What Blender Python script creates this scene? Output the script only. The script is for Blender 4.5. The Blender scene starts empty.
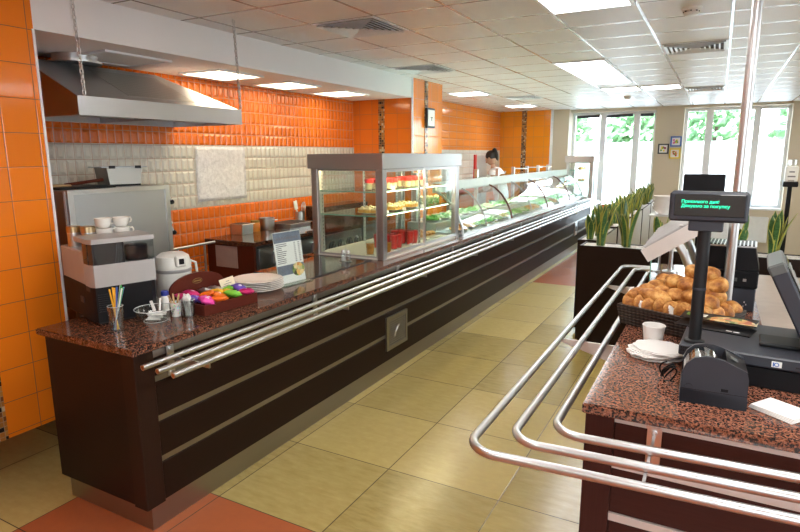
EXPOSURE, SKY, SUN = 1.45, 4.0, 3.0
import bpy, bmesh, math, random
from mathutils import Vector, Matrix, Euler
R = math.radians
PI = math.pi
sc = bpy.context.scene
C = sc.collection
random.seed(7)

# ------------------------------------------------------------------ node helpers
class N:
    def __init__(s, name):
        s.m = bpy.data.materials.new(name); s.m.use_nodes = True
        s.t = s.m.node_tree; s.t.nodes.clear()
        s.out = s.t.nodes.new('ShaderNodeOutputMaterial')
    def new(s, ty, **k):
        n = s.t.nodes.new(ty)
        for a, v in k.items():
            if a in n.inputs.keys(): s.put(n.inputs[a], v)
            else: setattr(n, a, v)
        return n
    def put(s, inp, v):
        if isinstance(v, bpy.types.NodeSocket): s.t.links.new(v, inp)
        else:
            if inp.type == 'RGBA' and len(v) == 3: v = (*v, 1)
            inp.default_value = v
    def math(s, op, a, b=0.0, clamp=False):
        n = s.t.nodes.new('ShaderNodeMath'); n.operation = op; n.use_clamp = clamp
        s.put(n.inputs[0], a); s.put(n.inputs[1], b)
        return n.outputs[0]
    def mix(s, f, a, b, blend='MIX'):
        n = s.t.nodes.new('ShaderNodeMix'); n.data_type = 'RGBA'; n.blend_type = blend
        s.put(n.inputs[0], f); s.put(n.inputs[6], a); s.put(n.inputs[7], b)
        return n.outputs[2]
    def rng(s, v, a, b, c, d, smooth=False):
        n = s.t.nodes.new('ShaderNodeMapRange')
        if smooth: n.interpolation_type = 'SMOOTHSTEP'
        for i, x in enumerate((v, a, b, c, d)): s.put(n.inputs[i], x)
        return n.outputs[0]
    def noise(s, vec, scale, detail=2.0, rough=.5):
        n = s.t.nodes.new('ShaderNodeTexNoise'); n.inputs['Scale'].default_value = scale
        n.inputs['Detail'].default_value = detail; n.inputs['Roughness'].default_value = rough
        s.put(n.inputs['Vector'], vec); return n.outputs[0]
    def ramp(s, f, stops):
        n = s.t.nodes.new('ShaderNodeValToRGB'); e = n.color_ramp.elements
        while len(e) < len(stops): e.new(.5)
        for i, (p, c) in enumerate(stops): e[i].position = p; e[i].color = (*c, 1)
        s.put(n.inputs[0], f); return n.outputs[0]
    def obj(s): return s.t.nodes.new('ShaderNodeTexCoord').outputs['Object']
    def pos(s): return s.t.nodes.new('ShaderNodeNewGeometry').outputs['Position']
    def scale(s, v, k):
        n = s.t.nodes.new('ShaderNodeMapping'); n.inputs['Scale'].default_value = k
        s.put(n.inputs['Vector'], v); return n.outputs[0]
    def bsdf(s, col, rough=.5, metal=0.0, spec=.5, bump=None, bs=.3, bd=.01, **k):
        b = s.t.nodes.new('ShaderNodeBsdfPrincipled')
        s.put(b.inputs['Base Color'], col); s.put(b.inputs['Roughness'], rough); s.put(b.inputs['Metallic'], metal)
        b.inputs['Specular IOR Level'].default_value = spec
        for a, v in k.items(): s.put(b.inputs[a.replace('_', ' ')], v)
        if bump is not None:
            n = s.t.nodes.new('ShaderNodeBump'); n.inputs['Strength'].default_value = bs; n.inputs['Distance'].default_value = bd
            s.put(n.inputs['Height'], bump); s.t.links.new(n.outputs[0], b.inputs['Normal'])
        s.t.links.new(b.outputs[0], s.out.inputs[0]); return s.m

def plain(name, col, rough=.5, metal=0.0, spec=.5, var=.08, scale=14, **k):
    n = N(name); f = n.noise(n.obj(), scale, 3)
    c = n.mix(f, [x * (1 - var) for x in col], [min(1, x * (1 + var)) for x in col])
    return n.bsdf(c, rough, metal, spec, **k)

def steel(name, col=(.62, .62, .63), rough=.28, stretch=(2, 2, 90), br=.12):
    n = N(name); f = n.noise(n.scale(n.obj(), stretch), 6, 3)
    c = n.mix(f, [x * .975 for x in col], [x * 1.02 for x in col])
    return n.bsdf(c, n.rng(f, 0, 1, rough - br * .25, rough + br * .25), 1.0)

def emit(name, col, s):
    n = N(name); e = n.new('ShaderNodeEmission'); e.inputs[0].default_value = (*col, 1); e.inputs[1].default_value = s
    n.t.links.new(e.outputs[0], n.out.inputs[0]); return n.m

def thin_glass(name, tint=(.96, .985, .975), ior=1.45, extra=0.0, rough=.0):
    n = N(name); tr = n.new('ShaderNodeBsdfTransparent'); tr.inputs[0].default_value = (*tint, 1)
    gl = n.new('ShaderNodeBsdfGlossy'); gl.inputs['Roughness'].default_value = rough
    fr = n.new('ShaderNodeFresnel'); ge = n.new('ShaderNodeNewGeometry'); n.put(fr.inputs[0], n.rng(ge.outputs['Backfacing'], 0, 1, ior, 1/ior))
    mx = n.new('ShaderNodeMixShader')
    f = n.math('ADD', fr.outputs[0], extra, True)
    n.t.links.new(f, mx.inputs[0]); n.t.links.new(tr.outputs[0], mx.inputs[1]); n.t.links.new(gl.outputs[0], mx.inputs[2])
    n.t.links.new(mx.outputs[0], n.out.inputs[0]); return n.m

def tiles(name, axis, tw, th, uo, vo, bands, grout, gw=.003, relief=.004, rough=.12, var=.06, vaxis='Z', wob=.0, bstr=.6, spec=.5):
    """rectangular glazed tiles laid on a world plane; bands = [(z above which, colour), ...] from the bottom"""
    n = N(name); x = n.new('ShaderNodeSeparateXYZ'); n.put(x.inputs[0], n.pos())
    u = n.math('DIVIDE', n.math('SUBTRACT', x.outputs[axis], uo), tw)
    v = n.math('DIVIDE', n.math('SUBTRACT', x.outputs[vaxis], vo), th)
    def edge(a, w):
        f = n.math('FRACT', a); return n.math('MULTIPLY', n.math('MINIMUM', f, n.math('SUBTRACT', 1.0, f)), w)
    d = n.math('MINIMUM', edge(u, tw), edge(v, th))
    mask = n.rng(d, gw * .4, gw, 1, 0)
    cm = n.new('ShaderNodeCombineXYZ'); n.put(cm.inputs[0], n.math('FLOOR', u)); n.put(cm.inputs[1], n.math('FLOOR', v))
    wn = n.new('ShaderNodeTexWhiteNoise'); n.put(wn.inputs['Vector'], cm.outputs[0])
    col = bands[0][1]
    for z, c in bands[1:]:
        col = n.mix(n.math('GREATER_THAN', x.outputs['Z'], z), col, c)
    hsv = n.new('ShaderNodeHueSaturation'); n.put(hsv.inputs['Color'], col if isinstance(col, bpy.types.NodeSocket) else col)
    n.put(hsv.inputs['Value'], n.rng(wn.outputs[0], 0, 1, 1 - var, 1 + var))
    c = n.mix(mask, hsv.outputs[0], grout)
    h = n.rng(d, gw * .3, gw + relief * 2.5, 0, 1, True)
    if wob:
        h = n.math('ADD', h, n.math('MULTIPLY', n.noise(n.pos(), 18, 2), wob))
    return n.bsdf(c, n.rng(mask, 0, 1, rough, .8), 0, spec, bump=h, bs=bstr, bd=relief)

# ------------------------------------------------------------------ materials
M = {}
M['steel'] = steel('brushed_steel', (.60, .60, .61), .33)
M['steel_dark'] = steel('oven_steel', (.48, .49, .50), .42)
M['pan_steel'] = steel('used_pan_steel', (.34, .32, .29), .42)
M['chrome'] = steel('polished_tube_steel', (.62, .63, .645), .34, (.6, .6, .6), .03)
M['kick'] = steel('kick_plate_steel', (.37, .355, .33), .38, (2, 2, 60))
M['alu'] = steel('satin_aluminium', (.72, .73, .74), .3)
M['bright'] = plain('light_steel_sheet', (.66, .63, .60), .4, .2)
def wenge(name, stretch, a=(.010, .0047, .0033), b=(.026, .0125, .008), rough=.42):
    n = N(name); o = n.obj(); f = n.noise(n.scale(o, stretch), 5, 5, .6)
    g = n.noise(n.scale(o, [q * 3 for q in stretch]), 9, 2)
    c = n.mix(n.math('ADD', n.math('MULTIPLY', f, .7), n.math('MULTIPLY', g, .3)), a, b)
    return n.bsdf(c, rough, 0, .13, bump=f, bs=.06, bd=.002)
M['wenge'] = wenge('wenge_boards', (1.2, 1.2, 40))
M['wenge_v'] = wenge('wenge_upright', (40, 40, 1.2), (.015, .007, .0045), (.040, .019, .012))
M['wenge_r'] = wenge('wenge_counter_boards', (1.5, 1.5, 40), (.035, .013, .011), (.075, .028, .022))
M['wenge_rv'] = wenge('wenge_counter_upright', (45, 45, 1.2), (.035, .013, .011), (.075, .028, .022))
M['redwood'] = wenge('dark_red_wood', (30, 30, 2), (.075, .014, .007), (.14, .03, .014), .3)
M['boxwood'] = wenge('tea_box_wood', (2, 14, 14), (.07, .014, .009), (.12, .026, .016), .32)
def granite(name, base, pink, dark, sc_=1.0, rough=.1):
    n = N(name); o = n.obj()
    v = n.new('ShaderNodeTexVoronoi'); v.inputs['Scale'].default_value = 190 * sc_; n.put(v.inputs['Vector'], o)
    s = n.new('ShaderNodeSeparateColor'); n.put(s.inputs[0], v.outputs['Color'])
    f = n.noise(o, 150 * sc_, 3, .6); h = n.noise(o, 85 * sc_, 2)
    c = n.mix(n.math('GREATER_THAN', s.outputs[0], .55), base, pink)
    c = n.mix(n.rng(s.outputs[1], 0, 1, 0, .35), c, (.24, .095, .045))
    c = n.mix(n.rng(n.math('ADD', n.math('MULTIPLY', f, .62), n.math('MULTIPLY', h, .38)), .485, .535, 0, 1), c, dark)
    return n.bsdf(c, rough, 0, .5)
M['granite'] = granite('red_granite', (.13, .048, .026), (.24, .10, .055), (.012, .010, .010))
M['granite_r'] = granite('pink_red_granite', (.22, .075, .042), (.34, .145, .09), (.018, .015, .015))
M['granite_dark'] = granite('dark_brown_granite', (.07, .028, .018), (.12, .05, .03), (.012, .01, .01), 1.1, .08)
OR, OR2 = (.80, .225, .012), (.80, .16, .012)
GR = (.24, .10, .03)
M['tile_left'] = tiles('orange_square_tiles', 'Y', .1675, .164, 1.579, .288, [(0, (.82, .215, .012))], (.09, .05, .025), .002, .0015, .1, .05, wob=.1, bstr=.3)
M['tile_return'] = tiles('orange_return_tiles', 'X', .163, .167, -3.02, .1, [(0, (.74, .17, .012))], GR, .002, .002, .12, .05, wob=.1, bstr=.35)
M['tile_pillar'] = tiles('orange_pillar_tiles', 'Y', .18, .2, 6.1, .06, [(0, (.82, .23, .02))], (.55, .3, .15), .0025, .002, .1, .05, wob=.1, bstr=.35)
M['tile_far'] = tiles('orange_far_tiles', 'X', .2, .196, -3.8, .025, [(0, (.82, .27, .012))], (.4, .2, .05), .003, .002, .14, .05, wob=.1, bstr=.35)
M['tile_kitchen'] = tiles('relief_tiles', 'Y', .0625, .1, .03, .0303, [(0, OR2), (1.228, (.66, .63, .55)), (1.738, (.78, .16, .012))], (.42, .26, .17), .0025, .008, .14, .05, bstr=1.0)
M['tile_kitchen_far'] = tiles('long_relief_tiles', 'Y', .3, .118, .1, .014, [(0, (.80, .20, .02)), (1.05, (.70, .67, .60)), (1.73, (.82, .235, .025))], (.5, .32, .22), .0035, .008, .13, .04, bstr=.75)
M['mosaic'] = tiles('glass_mosaic', 'Y', .023, .023, 0, 0, [(0, (.3, .12, .03))], (.3, .2, .1), .0015, .001, .15, .0)
def mosaic(name, axis):
    n = N(name); x = n.new('ShaderNodeSeparateXYZ'); n.put(x.inputs[0], n.pos())
    u = n.math('DIVIDE', x.outputs[axis], .026); v = n.math('DIVIDE', x.outputs['Z'], .026)
    cm = n.new('ShaderNodeCombineXYZ'); n.put(cm.inputs[0], n.math('FLOOR', u)); n.put(cm.inputs[1], n.math('FLOOR', v))
    wn = n.new('ShaderNodeTexWhiteNoise'); n.put(wn.inputs['Vector'], cm.outputs[0])
    rp = n.new('ShaderNodeValToRGB'); rp.color_ramp.interpolation = 'CONSTANT'; e = rp.color_ramp.elements
    for i, (p, c) in enumerate([(0, (.02, .012, .01)), (.22, (.34, .14, .03)), (.5, (.16, .06, .02)), (.68, (.5, .42, .28)), (.85, (.45, .2, .04))]):
        if i > 1: e.new(p)
        e[i].position = p; e[i].color = (*c, 1)
    n.put(rp.inputs[0], wn.outputs[0])
    def ed(a):
        f = n.math('FRACT', a); return n.math('MINIMUM', f, n.math('SUBTRACT', 1.0, f))
    d = n.math('MINIMUM', ed(u), ed(v))
    return n.bsdf(n.mix(n.math('LESS_THAN', d, .06), rp.outputs[0], (.35, .24, .14)), .15)
M['mosaic_y'] = mosaic('mosaic_strip_y', 'Y'); M['mosaic_x'] = mosaic('mosaic_strip_x', 'X')

def floor_mat():
    n = N('stone_floor_tiles'); x = n.new('ShaderNodeSeparateXYZ'); n.put(x.inputs[0], n.pos())
    T = .6131
    u = n.math('DIVIDE', n.math('SUBTRACT', x.outputs[0], -2.0273), T); v = n.math('DIVIDE', n.math('SUBTRACT', x.outputs[1], 2.4627), T)
    fu, fv = n.math('FLOOR', u), n.math('FLOOR', v)
    cm = n.new('ShaderNodeCombineXYZ'); n.put(cm.inputs[0], fu); n.put(cm.inputs[1], fv)
    wn = n.new('ShaderNodeTexWhiteNoise'); n.put(wn.inputs['Vector'], cm.outputs[0])
    def ed(a):
        f = n.math('FRACT', a); return n.math('MULTIPLY', n.math('MINIMUM', f, n.math('SUBTRACT', 1.0, f)), T)
    d = n.math('MINIMUM', ed(u), ed(v))
    nz = n.noise(n.scale(n.pos(), (1.5, 5, 1)), 6, 6, .65)
    nz2 = n.noise(n.pos(), 22, 4, .6)
    c = n.mix(wn.outputs[0], (.27, .205, .066), (.57, .44, .16))
    c = n.mix(n.rng(nz, .3, .75, 0, .5), c, (.58, .465, .19))
    c = n.mix(n.rng(nz2, .35, .7, 0, .25), c, (.36, .25, .09))
    red = n.mix(n.rng(nz2, .3, .7, 0, .5), (.40, .115, .042), (.33, .10, .045))
    near = n.math('MULTIPLY', n.math('LESS_THAN', fv, -1.5), n.math('GREATER_THAN', fu, -1.5))
    far = n.math('MULTIPLY', n.math('MULTIPLY', n.math('GREATER_THAN', fv, 7.5), n.math('LESS_THAN', fv, 12.5)), n.math('MULTIPLY', n.math('GREATER_THAN', fu, -.5), n.math('LESS_THAN', fu, 4)))
    c = n.mix(n.math('MAXIMUM', near, far), c, red)
    mask = n.rng(d, .0012, .0035, 1, 0)
    c = n.mix(mask, c, (.07, .055, .035))
    return n.bsdf(c, n.rng(nz2, .2, .8, .16, .28), 0, .3, bump=n.math('SUBTRACT', n.math('MULTIPLY', nz2, .12), mask), bs=.15, bd=.003)
M['floor'] = floor_mat()
def ceil_mat():
    n = N('suspended_ceiling_tiles'); x = n.new('ShaderNodeSeparateXYZ'); n.put(x.inputs[0], n.pos())
    T = .47328
    u = n.math('DIVIDE', n.math('SUBTRACT', x.outputs[0], -1.8995), T); v = n.math('DIVIDE', n.math('SUBTRACT', x.outputs[1], 3.1719), T)
    def ed(a):
        f = n.math('FRACT', a); return n.math('MULTIPLY', n.math('MINIMUM', f, n.math('SUBTRACT', 1.0, f)), T)
    du, dv = ed(u), ed(v)
    d = n.math('MINIMUM', du, dv)
    bar = n.rng(d, .0075, .0095, 1, 0); gap = n.math('MULTIPLY', n.rng(d, .0095, .0115, 1, 0), n.rng(d, .0075, .0095, 0, 1))
    nz = n.noise(n.pos(), 160, 3)
    c = n.mix(bar, n.mix(nz, (.74, .735, .73), (.81, .805, .80)), (.42, .36, .31))
    c = n.mix(n.math('MULTIPLY', gap, .75), c, (.1, .08, .07))
    return n.bsdf(c, n.rng(bar, 0, 1, .42, .2), n.rng(bar, 0, 1, 0, .35), .5, bump=n.math('ADD', n.math('MULTIPLY', nz, .06), bar), bs=.25, bd=.003)
M['ceiling'] = ceil_mat()
M['plaster'] = plain('white_plaster', (.8, .8, .8), .6, scale=4, var=.03)
M['soffit'] = plain('soffit_plaster', (.84, .84, .84), .6, scale=4, var=.03)
M['beige'] = plain('beige_wall_paint', (.60, .525, .40), .6, scale=3, var=.03)
M['frame_white'] = plain('white_window_frame', (.82, .85, .88), .35)
M['white_plastic'] = plain('white_plastic', (.82, .82, .79), .35, var=.03)
M['cream_plastic'] = plain('cream_plastic', (.74, .735, .68), .3, var=.03)
M['china'] = plain('white_china', (.80, .775, .72), .12, var=.03)
M['paper'] = plain('white_paper', (.84, .83, .81), .8, var=.03)
M['paper_pink'] = plain('pink_brown_paper', (.42, .30, .26), .7, var=.12)
M['card'] = plain('cream_card', (.78, .68, .5), .7)
M['black'] = plain('black_plastic', (.010, .010, .012), .4, spec=.16, var=.2)
M['black_mat'] = plain('matt_black_plastic', (.012, .013, .015), .5, spec=.3, var=.2)
M['slate'] = plain('slate_grey_plastic', (.024, .028, .040), .45, var=.15)
M['slate_light'] = plain('grey_green_plastic', (.09, .10, .10), .45)
M['silver_plastic'] = plain('silver_plastic', (.42, .42, .415), .4, .25)
M['dark_void'] = plain('dark_interior', (.03, .028, .026), .6)
M['brown_void'] = plain('warm_interior', (.16, .11, .07), .5)
M['gold'] = plain('gold_print', (.30, .20, .05), .5)
M['copper'] = plain('tube_opening', (.25, .10, .04), .5)
M['ink'] = plain('grey_print', (.18, .17, .19), .7)
M['lid_brass'] = steel('brass_tinted_lid', (.55, .42, .24), .3)
M['glass_rim'] = plain('glass_rim_highlight', (.62, .66, .66), .08, spec=.8)
M['ink_blue'] = plain('slate_blue_print', (.15, .18, .25), .5, var=.3, scale=30)
M['glass'] = thin_glass('clear_glass')
M['glass_case'] = thin_glass('display_glass', (.93, .97, .955), 1.5, .0)
M['glass_edge'] = plain('green_glass_edge', (.18, .42, .34), .15)
M['glass_shelf'] = thin_glass('shelf_glass', (.86, .95, .91), 1.5, .03)
M['glass_cup'] = thin_glass('tumbler_glass', (.86, .90, .90), 1.5, .10)
M['glass_black'] = plain('black_ceramic_glass', (.012, .012, .012), .06)
M['gravel'] = None
def gravel():
    n = N('white_gravel'); v = n.new('ShaderNodeTexVoronoi'); v.inputs['Scale'].default_value = 70; n.put(v.inputs['Vector'], n.obj())
    s = n.new('ShaderNodeSeparateColor'); n.put(s.inputs[0], v.outputs['Color'])
    return n.bsdf(n.mix(s.outputs[0], (.45, .43, .4), (.78, .76, .73)), .8, bump=v.outputs[0], bs=.8, bd=.008)
M['gravel'] = gravel()
def leafmat():
    n = N('snake_plant_leaf'); x = n.new('ShaderNodeAttribute'); x.attribute_name = 'edge'
    z = n.noise(n.scale(n.obj(), (14, 14, 60)), 3, 3)
    c = n.mix(n.rng(z, .4, .6, 0, 1), (.025, .085, .022), (.07, .17, .05))
    c = n.mix(n.math('GREATER_THAN', x.outputs['Fac'], .5), c, (.42, .40, .07))
    return n.bsdf(c, .35)
M['leaf'] = leafmat()
def foliage():
    n = N('tree_foliage'); f = n.noise(n.obj(), 3.0, 3)
    return n.bsdf(n.mix(f, (.13, .30, .13), (.30, .48, .26)), .7)
M['foliage'] = foliage()
M['bark'] = plain('bark', (.1, .07, .05), .9, var=.3)
def bread():
    n = N('bread_crust'); f = n.noise(n.obj(), 16, 5, .65); g = n.noise(n.obj(), 75, 3)
    c = n.ramp(f, [(.36, (.20, .06, .012)), (.48, (.44, .175, .036)), (.62, (.70, .40, .13))])
    return n.bsdf(c, .5, 0, .35, bump=g, bs=.55, bd=.006)
M['bread'] = bread()
def wicker():
    n = N('dark_wicker'); w = n.new('ShaderNodeTexWave'); w.inputs['Scale'].default_value = 22; w.bands_direction = 'Z'; w.inputs['Distortion'].default_value = 1.5
    n.put(w.inputs['Vector'], n.obj())
    w2 = n.new('ShaderNodeTexWave'); w2.inputs['Scale'].default_value = 16; w2.bands_direction = 'X'; n.put(w2.inputs['Vector'], n.obj())
    f = n.math('MULTIPLY', w.outputs[1], n.math('ADD', .4, n.math('MULTIPLY', w2.outputs[1], .6)))
    return n.bsdf(n.mix(f, (.008, .005, .004), (.06, .033, .02)), .5, bump=f, bs=.8, bd=.006)
M['wicker'] = wicker()
def hood_reflection():  # dotted reflection on the hood steel, painted as a mesh pattern
    n = N('hood_dotted_reflection'); x = n.new('ShaderNodeTexCoord')
    v = n.new('ShaderNodeTexVoronoi'); v.inputs['Scale'].default_value = 70; v.inputs['Randomness'].default_value = 0; n.put(v.inputs['Vector'], x.outputs['Object'])
    f = n.rng(v.outputs[0], .2, .5, 0, 1)
    return n.bsdf(n.mix(f, (.42, .41, .39), (.56, .55, .53)), .38, 1.0, bump=f, bs=.25, bd=.003)
M['filter'] = hood_reflection()
def plastic_sheet():
    n = N('crinkled_clear_plastic'); f = n.noise(n.obj(), 26, 5, .7)
    return n.bsdf(n.mix(n.rng(f, .4, .65, 0, 1), (.70, .685, .70), (.86, .85, .86)), .22, 0, .6, bump=f, bs=.8, bd=.02)
M['plastic_sheet'] = plastic_sheet()
M['skin'] = plain('skin', (.50, .30, .20), .5); M['hair'] = plain('black_hair', (.008, .007, .007), .4)
M['shirt'] = plain('white_shirt', (.72, .72, .73), .7); M['trousers'] = plain('black_trousers', (.02, .02, .022), .7)
M['red'] = plain('red_paint', (.62, .03, .025), .4); M['grey'] = plain('grey_door', (.42, .40, .38), .5)
M['orange_plastic'] = plain('orange_plastic', (.72, .12, .02), .4)
def cols(name, c, **k): M[name] = plain(name, c, **k)
for nm, c in dict(sachet_pink=(.78, .06, .36), sachet_magenta=(.55, .015, .14), sachet_orange=(.83, .17, .01), sachet_green=(.20, .58, .05), sachet_yellow=(.85, .45, .01), sachet_violet=(.15, .08, .48), straw_green=(.03, .38, .07), straw_yellow=(.82, .42, .02), straw_white=(.8, .82, .82), straw_blue=(.05, .13, .55), marker_blue=(.03, .05, .3), cream=(.80, .68, .42), cake=(.66, .36, .08), jelly_red=(.72, .014, .012), amber=(.62, .21, .02), pastry=(.55, .25, .05), lettuce=(.13, .33, .05), cabbage=(.62, .68, .40), carrot=(.78, .25, .04), beet=(.32, .03, .09), wood_light=(.60, .42, .20), pizza=(.62, .22, .05), blue=(.05, .15, .5), yellow=(.8, .6, .04), picture=(.72, .64, .52), red_cloth=(.55, .03, .03), desk=(.42, .34, .28), dark_rug=(.06, .035, .025)).items():
    cols(nm, c, rough=.45, var=.12)
def salad():
    n = N('chopped_salad'); v = n.new('ShaderNodeTexVoronoi'); v.inputs['Scale'].default_value = 38; n.put(v.inputs['Vector'], n.obj())
    s = n.new('ShaderNodeSeparateColor'); n.put(s.inputs[0], v.outputs['Color'])
    c = n.ramp(s.outputs[0], [(0, (.10, .30, .06)), (.35, (.45, .60, .30)), (.6, (.75, .78, .60)), (1, (.22, .45, .12))])
    return n.bsdf(c, .45, bump=v.outputs[0], bs=.9, bd=.02)
M['salad'] = salad()
def hot():
    n = N('braised_food'); v = n.new('ShaderNodeTexVoronoi'); v.inputs['Scale'].default_value = 30; n.put(v.inputs['Vector'], n.obj())
    s = n.new('ShaderNodeSeparateColor'); n.put(s.inputs[0], v.outputs['Color'])
    c = n.ramp(s.outputs[0], [(0, (.55, .22, .05)), (.5, (.78, .50, .18)), (1, (.65, .30, .08))])
    return n.bsdf(c, .4, bump=v.outputs[0], bs=.9, bd=.02)
M['hot'] = hot()
def pizza_mat():
    n = N('pizza_print'); v = n.new('ShaderNodeTexVoronoi'); v.inputs['Scale'].default_value = 45; n.put(v.inputs['Vector'], n.obj())
    s = n.new('ShaderNodeSeparateColor'); n.put(s.inputs[0], v.outputs['Color'])
    c = n.ramp(s.outputs[0], [(0, (.5, .07, .02)), (.35, (.78, .5, .15)), (.6, (.85, .68, .38)), (.85, (.14, .28, .05)), (1, (.05, .03, .03))])
    return n.bsdf(c, .3)
M['pizza_print'] = pizza_mat()
def pattern_cup():
    n = N('dotted_paper'); v = n.new('ShaderNodeTexVoronoi'); v.inputs['Scale'].default_value = 90; n.put(v.inputs['Vector'], n.obj())
    return n.bsdf(n.mix(n.math('LESS_THAN', v.outputs[0], .3), (.8, .78, .74), v.outputs['Color']), .6)
M['dotted'] = pattern_cup()
M['ground'] = plain('sunlit_concrete', (.52, .52, .51), .9, scale=1)
M['lamp'] = emit('ceiling_lamp_light', (1, .975, .94), 6)
M['lamp_warm'] = emit('kitchen_lamp_light', (1, .84, .58), 4)
M['led'] = emit('case_tube_light', (1, .80, .45), 30)
M['led_fill'] = emit('added_shelf_fill', (1, .85, .6), 4)  # for strips added under the case shelves as fill light
M['led_white'] = emit('display_tube_light', (.90, 1, .94), 9)
M['vfd'] = emit('display_characters', (.03, .9, .45), 1.1)
M['screen_glass'] = plain('smoked_display_window', (.02, .025, .03), .04, spec=.9)

# ------------------------------------------------------------------ mesh builder
class MB:
    def __init__(s): s.b = bmesh.new()
    def _box(s, m, bevel=0, seg=1):
        r = bmesh.ops.create_cube(s.b, size=1.0, matrix=m)
        if bevel:
            es = {e for v in r['verts'] for e in v.link_edges}
            bmesh.ops.bevel(s.b, geom=list(es), offset=bevel, segments=seg, affect='EDGES', profile=.6)
        return s
    def box(s, x0, x1, y0, y1, z0, z1, bevel=0, seg=1):
        m = Matrix.Translation(((x0+x1)/2, (y0+y1)/2, (z0+z1)/2)) @ Matrix.Diagonal((abs(x1-x0), abs(y1-y0), abs(z1-z0), 1))
        return s._box(m, bevel, seg)
    def obox(s, c, size, rot, bevel=0, seg=1):
        m = Matrix.Translation(c) @ Euler(rot).to_matrix().to_4x4() @ Matrix.Diagonal((*size, 1))
        return s._box(m, bevel, seg)
    def tube(s, pts, r, n=12, closed=False, caps=True):
        pts = [Vector(p) for p in pts]; rings = []; up = None
        for i, p in enumerate(pts):
            if closed: d = pts[(i+1) % len(pts)] - pts[i-1]
            else: d = pts[min(i+1, len(pts)-1)] - pts[max(i-1, 0)]
            d.normalize()
            if up is None:
                up = Vector((0, 0, 1)) if abs(d.z) < .9 else Vector((1, 0, 0))
            a = d.cross(up).normalized(); up = a.cross(d).normalized()
            rr = r[i] if isinstance(r, (list, tuple)) else r
            rings.append([s.b.verts.new(p + (a*math.cos(2*PI*k/n) + up*math.sin(2*PI*k/n))*rr) for k in range(n)])
        m = len(rings)
        for i in range(m if closed else m-1):
            A, B = rings[i], rings[(i+1) % m]
            for k in range(n): s.b.faces.new((A[k], A[(k+1) % n], B[(k+1) % n], B[k]))
        if caps and not closed:
            s.b.faces.new(rings[0][::-1]); s.b.faces.new(rings[-1])
        return s
    def lathe(s, prof, c=(0, 0, 0), n=24, sx=1, sy=1):
        rings = []
        for r, z in prof:
            if r < 1e-5: rings.append([s.b.verts.new((c[0], c[1], c[2]+z))])
            else: rings.append([s.b.verts.new((c[0]+sx*r*math.cos(2*PI*k/n), c[1]+sy*r*math.sin(2*PI*k/n), c[2]+z)) for k in range(n)])
        for A, B in zip(rings, rings[1:]):
            for k in range(n):
                k2 = (k+1) % n
                if len(A) == 1 and len(B) > 1: s.b.faces.new((A[0], B[k2], B[k]))
                elif len(B) == 1 and len(A) > 1: s.b.faces.new((A[k], A[k2], B[0]))
                elif len(A) > 1: s.b.faces.new((A[k], A[k2], B[k2], B[k]))
        return s
    def prism(s, poly, h, m=None):
        """poly [(a,b)] in a local xy plane, extruded by h along local z, placed by m"""
        m = m or Matrix()
        lo = [s.b.verts.new(m @ Vector((a, b, 0))) for a, b in poly]; hi = [s.b.verts.new(m @ Vector((a, b, h))) for a, b in poly]
        s.b.faces.new(lo[::-1]); s.b.faces.new(hi)
        for i in range(len(poly)):
            j = (i+1) % len(poly); s.b.faces.new((lo[i], lo[j], hi[j], hi[i]))
        return s
    def xz(s, poly, y0, y1):  # polygon in x,z extruded along y
        lo = [s.b.verts.new((a, y0, b)) for a, b in poly]; hi = [s.b.verts.new((a, y1, b)) for a, b in poly]
        s.b.faces.new(lo); s.b.faces.new(hi[::-1])
        for i in range(len(poly)):
            j = (i+1) % len(poly); s.b.faces.new((lo[j], lo[i], hi[i], hi[j]))
        return s
    def blob(s, c, size, sub=2, jit=.0, seed=0, rot=(0, 0, 0), low=None):
        rnd = random.Random(seed); r = bmesh.ops.create_icosphere(s.b, subdivisions=sub, radius=1)
        q = Euler(rot).to_matrix(); off = [rnd.uniform(0, 6) for _ in range(6)]
        for v in r['verts']:
            p = v.co.copy(); k = 1 + jit*(math.sin(3*p.x+off[0])*math.sin(3*p.y+off[1])+.6*math.sin(5*p.z+off[2]+2*p.x))
            p = Vector((p.x*size[0]*k, p.y*size[1]*k, p.z*size[2]*k))
            if low is not None and p.z < low: p.z = low
            v.co = q @ p + Vector(c)
        return s
    def quad(s, *p): s.b.faces.new([s.b.verts.new(q) for q in p]); return s
    def build(s, name, mat, parent=None, loc=None, w=False, ang=35, rot=None):
        if w and parent: bmesh.ops.translate(s.b, vec=-Vector(parent.location), verts=s.b.verts)
        if loc is not None and parent is None: bmesh.ops.translate(s.b, vec=-Vector(loc), verts=s.b.verts)
        bmesh.ops.recalc_face_normals(s.b, faces=s.b.faces)
        me = bpy.data.meshes.new(name); s.b.to_mesh(me); s.b.free()
        for p in me.polygons: p.use_smooth = True
        me.set_sharp_from_angle(angle=R(ang))
        if mat: me.materials.append(M[mat] if isinstance(mat, str) else mat)
        o = bpy.data.objects.new(name, me); C.objects.link(o)
        if parent: o.parent = parent
        if loc is not None and parent is None: o.location = loc
        if rot is not None: o.rotation_euler = rot
        return o
def B(*a, **k): return MB().box(*a, **k)

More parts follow.
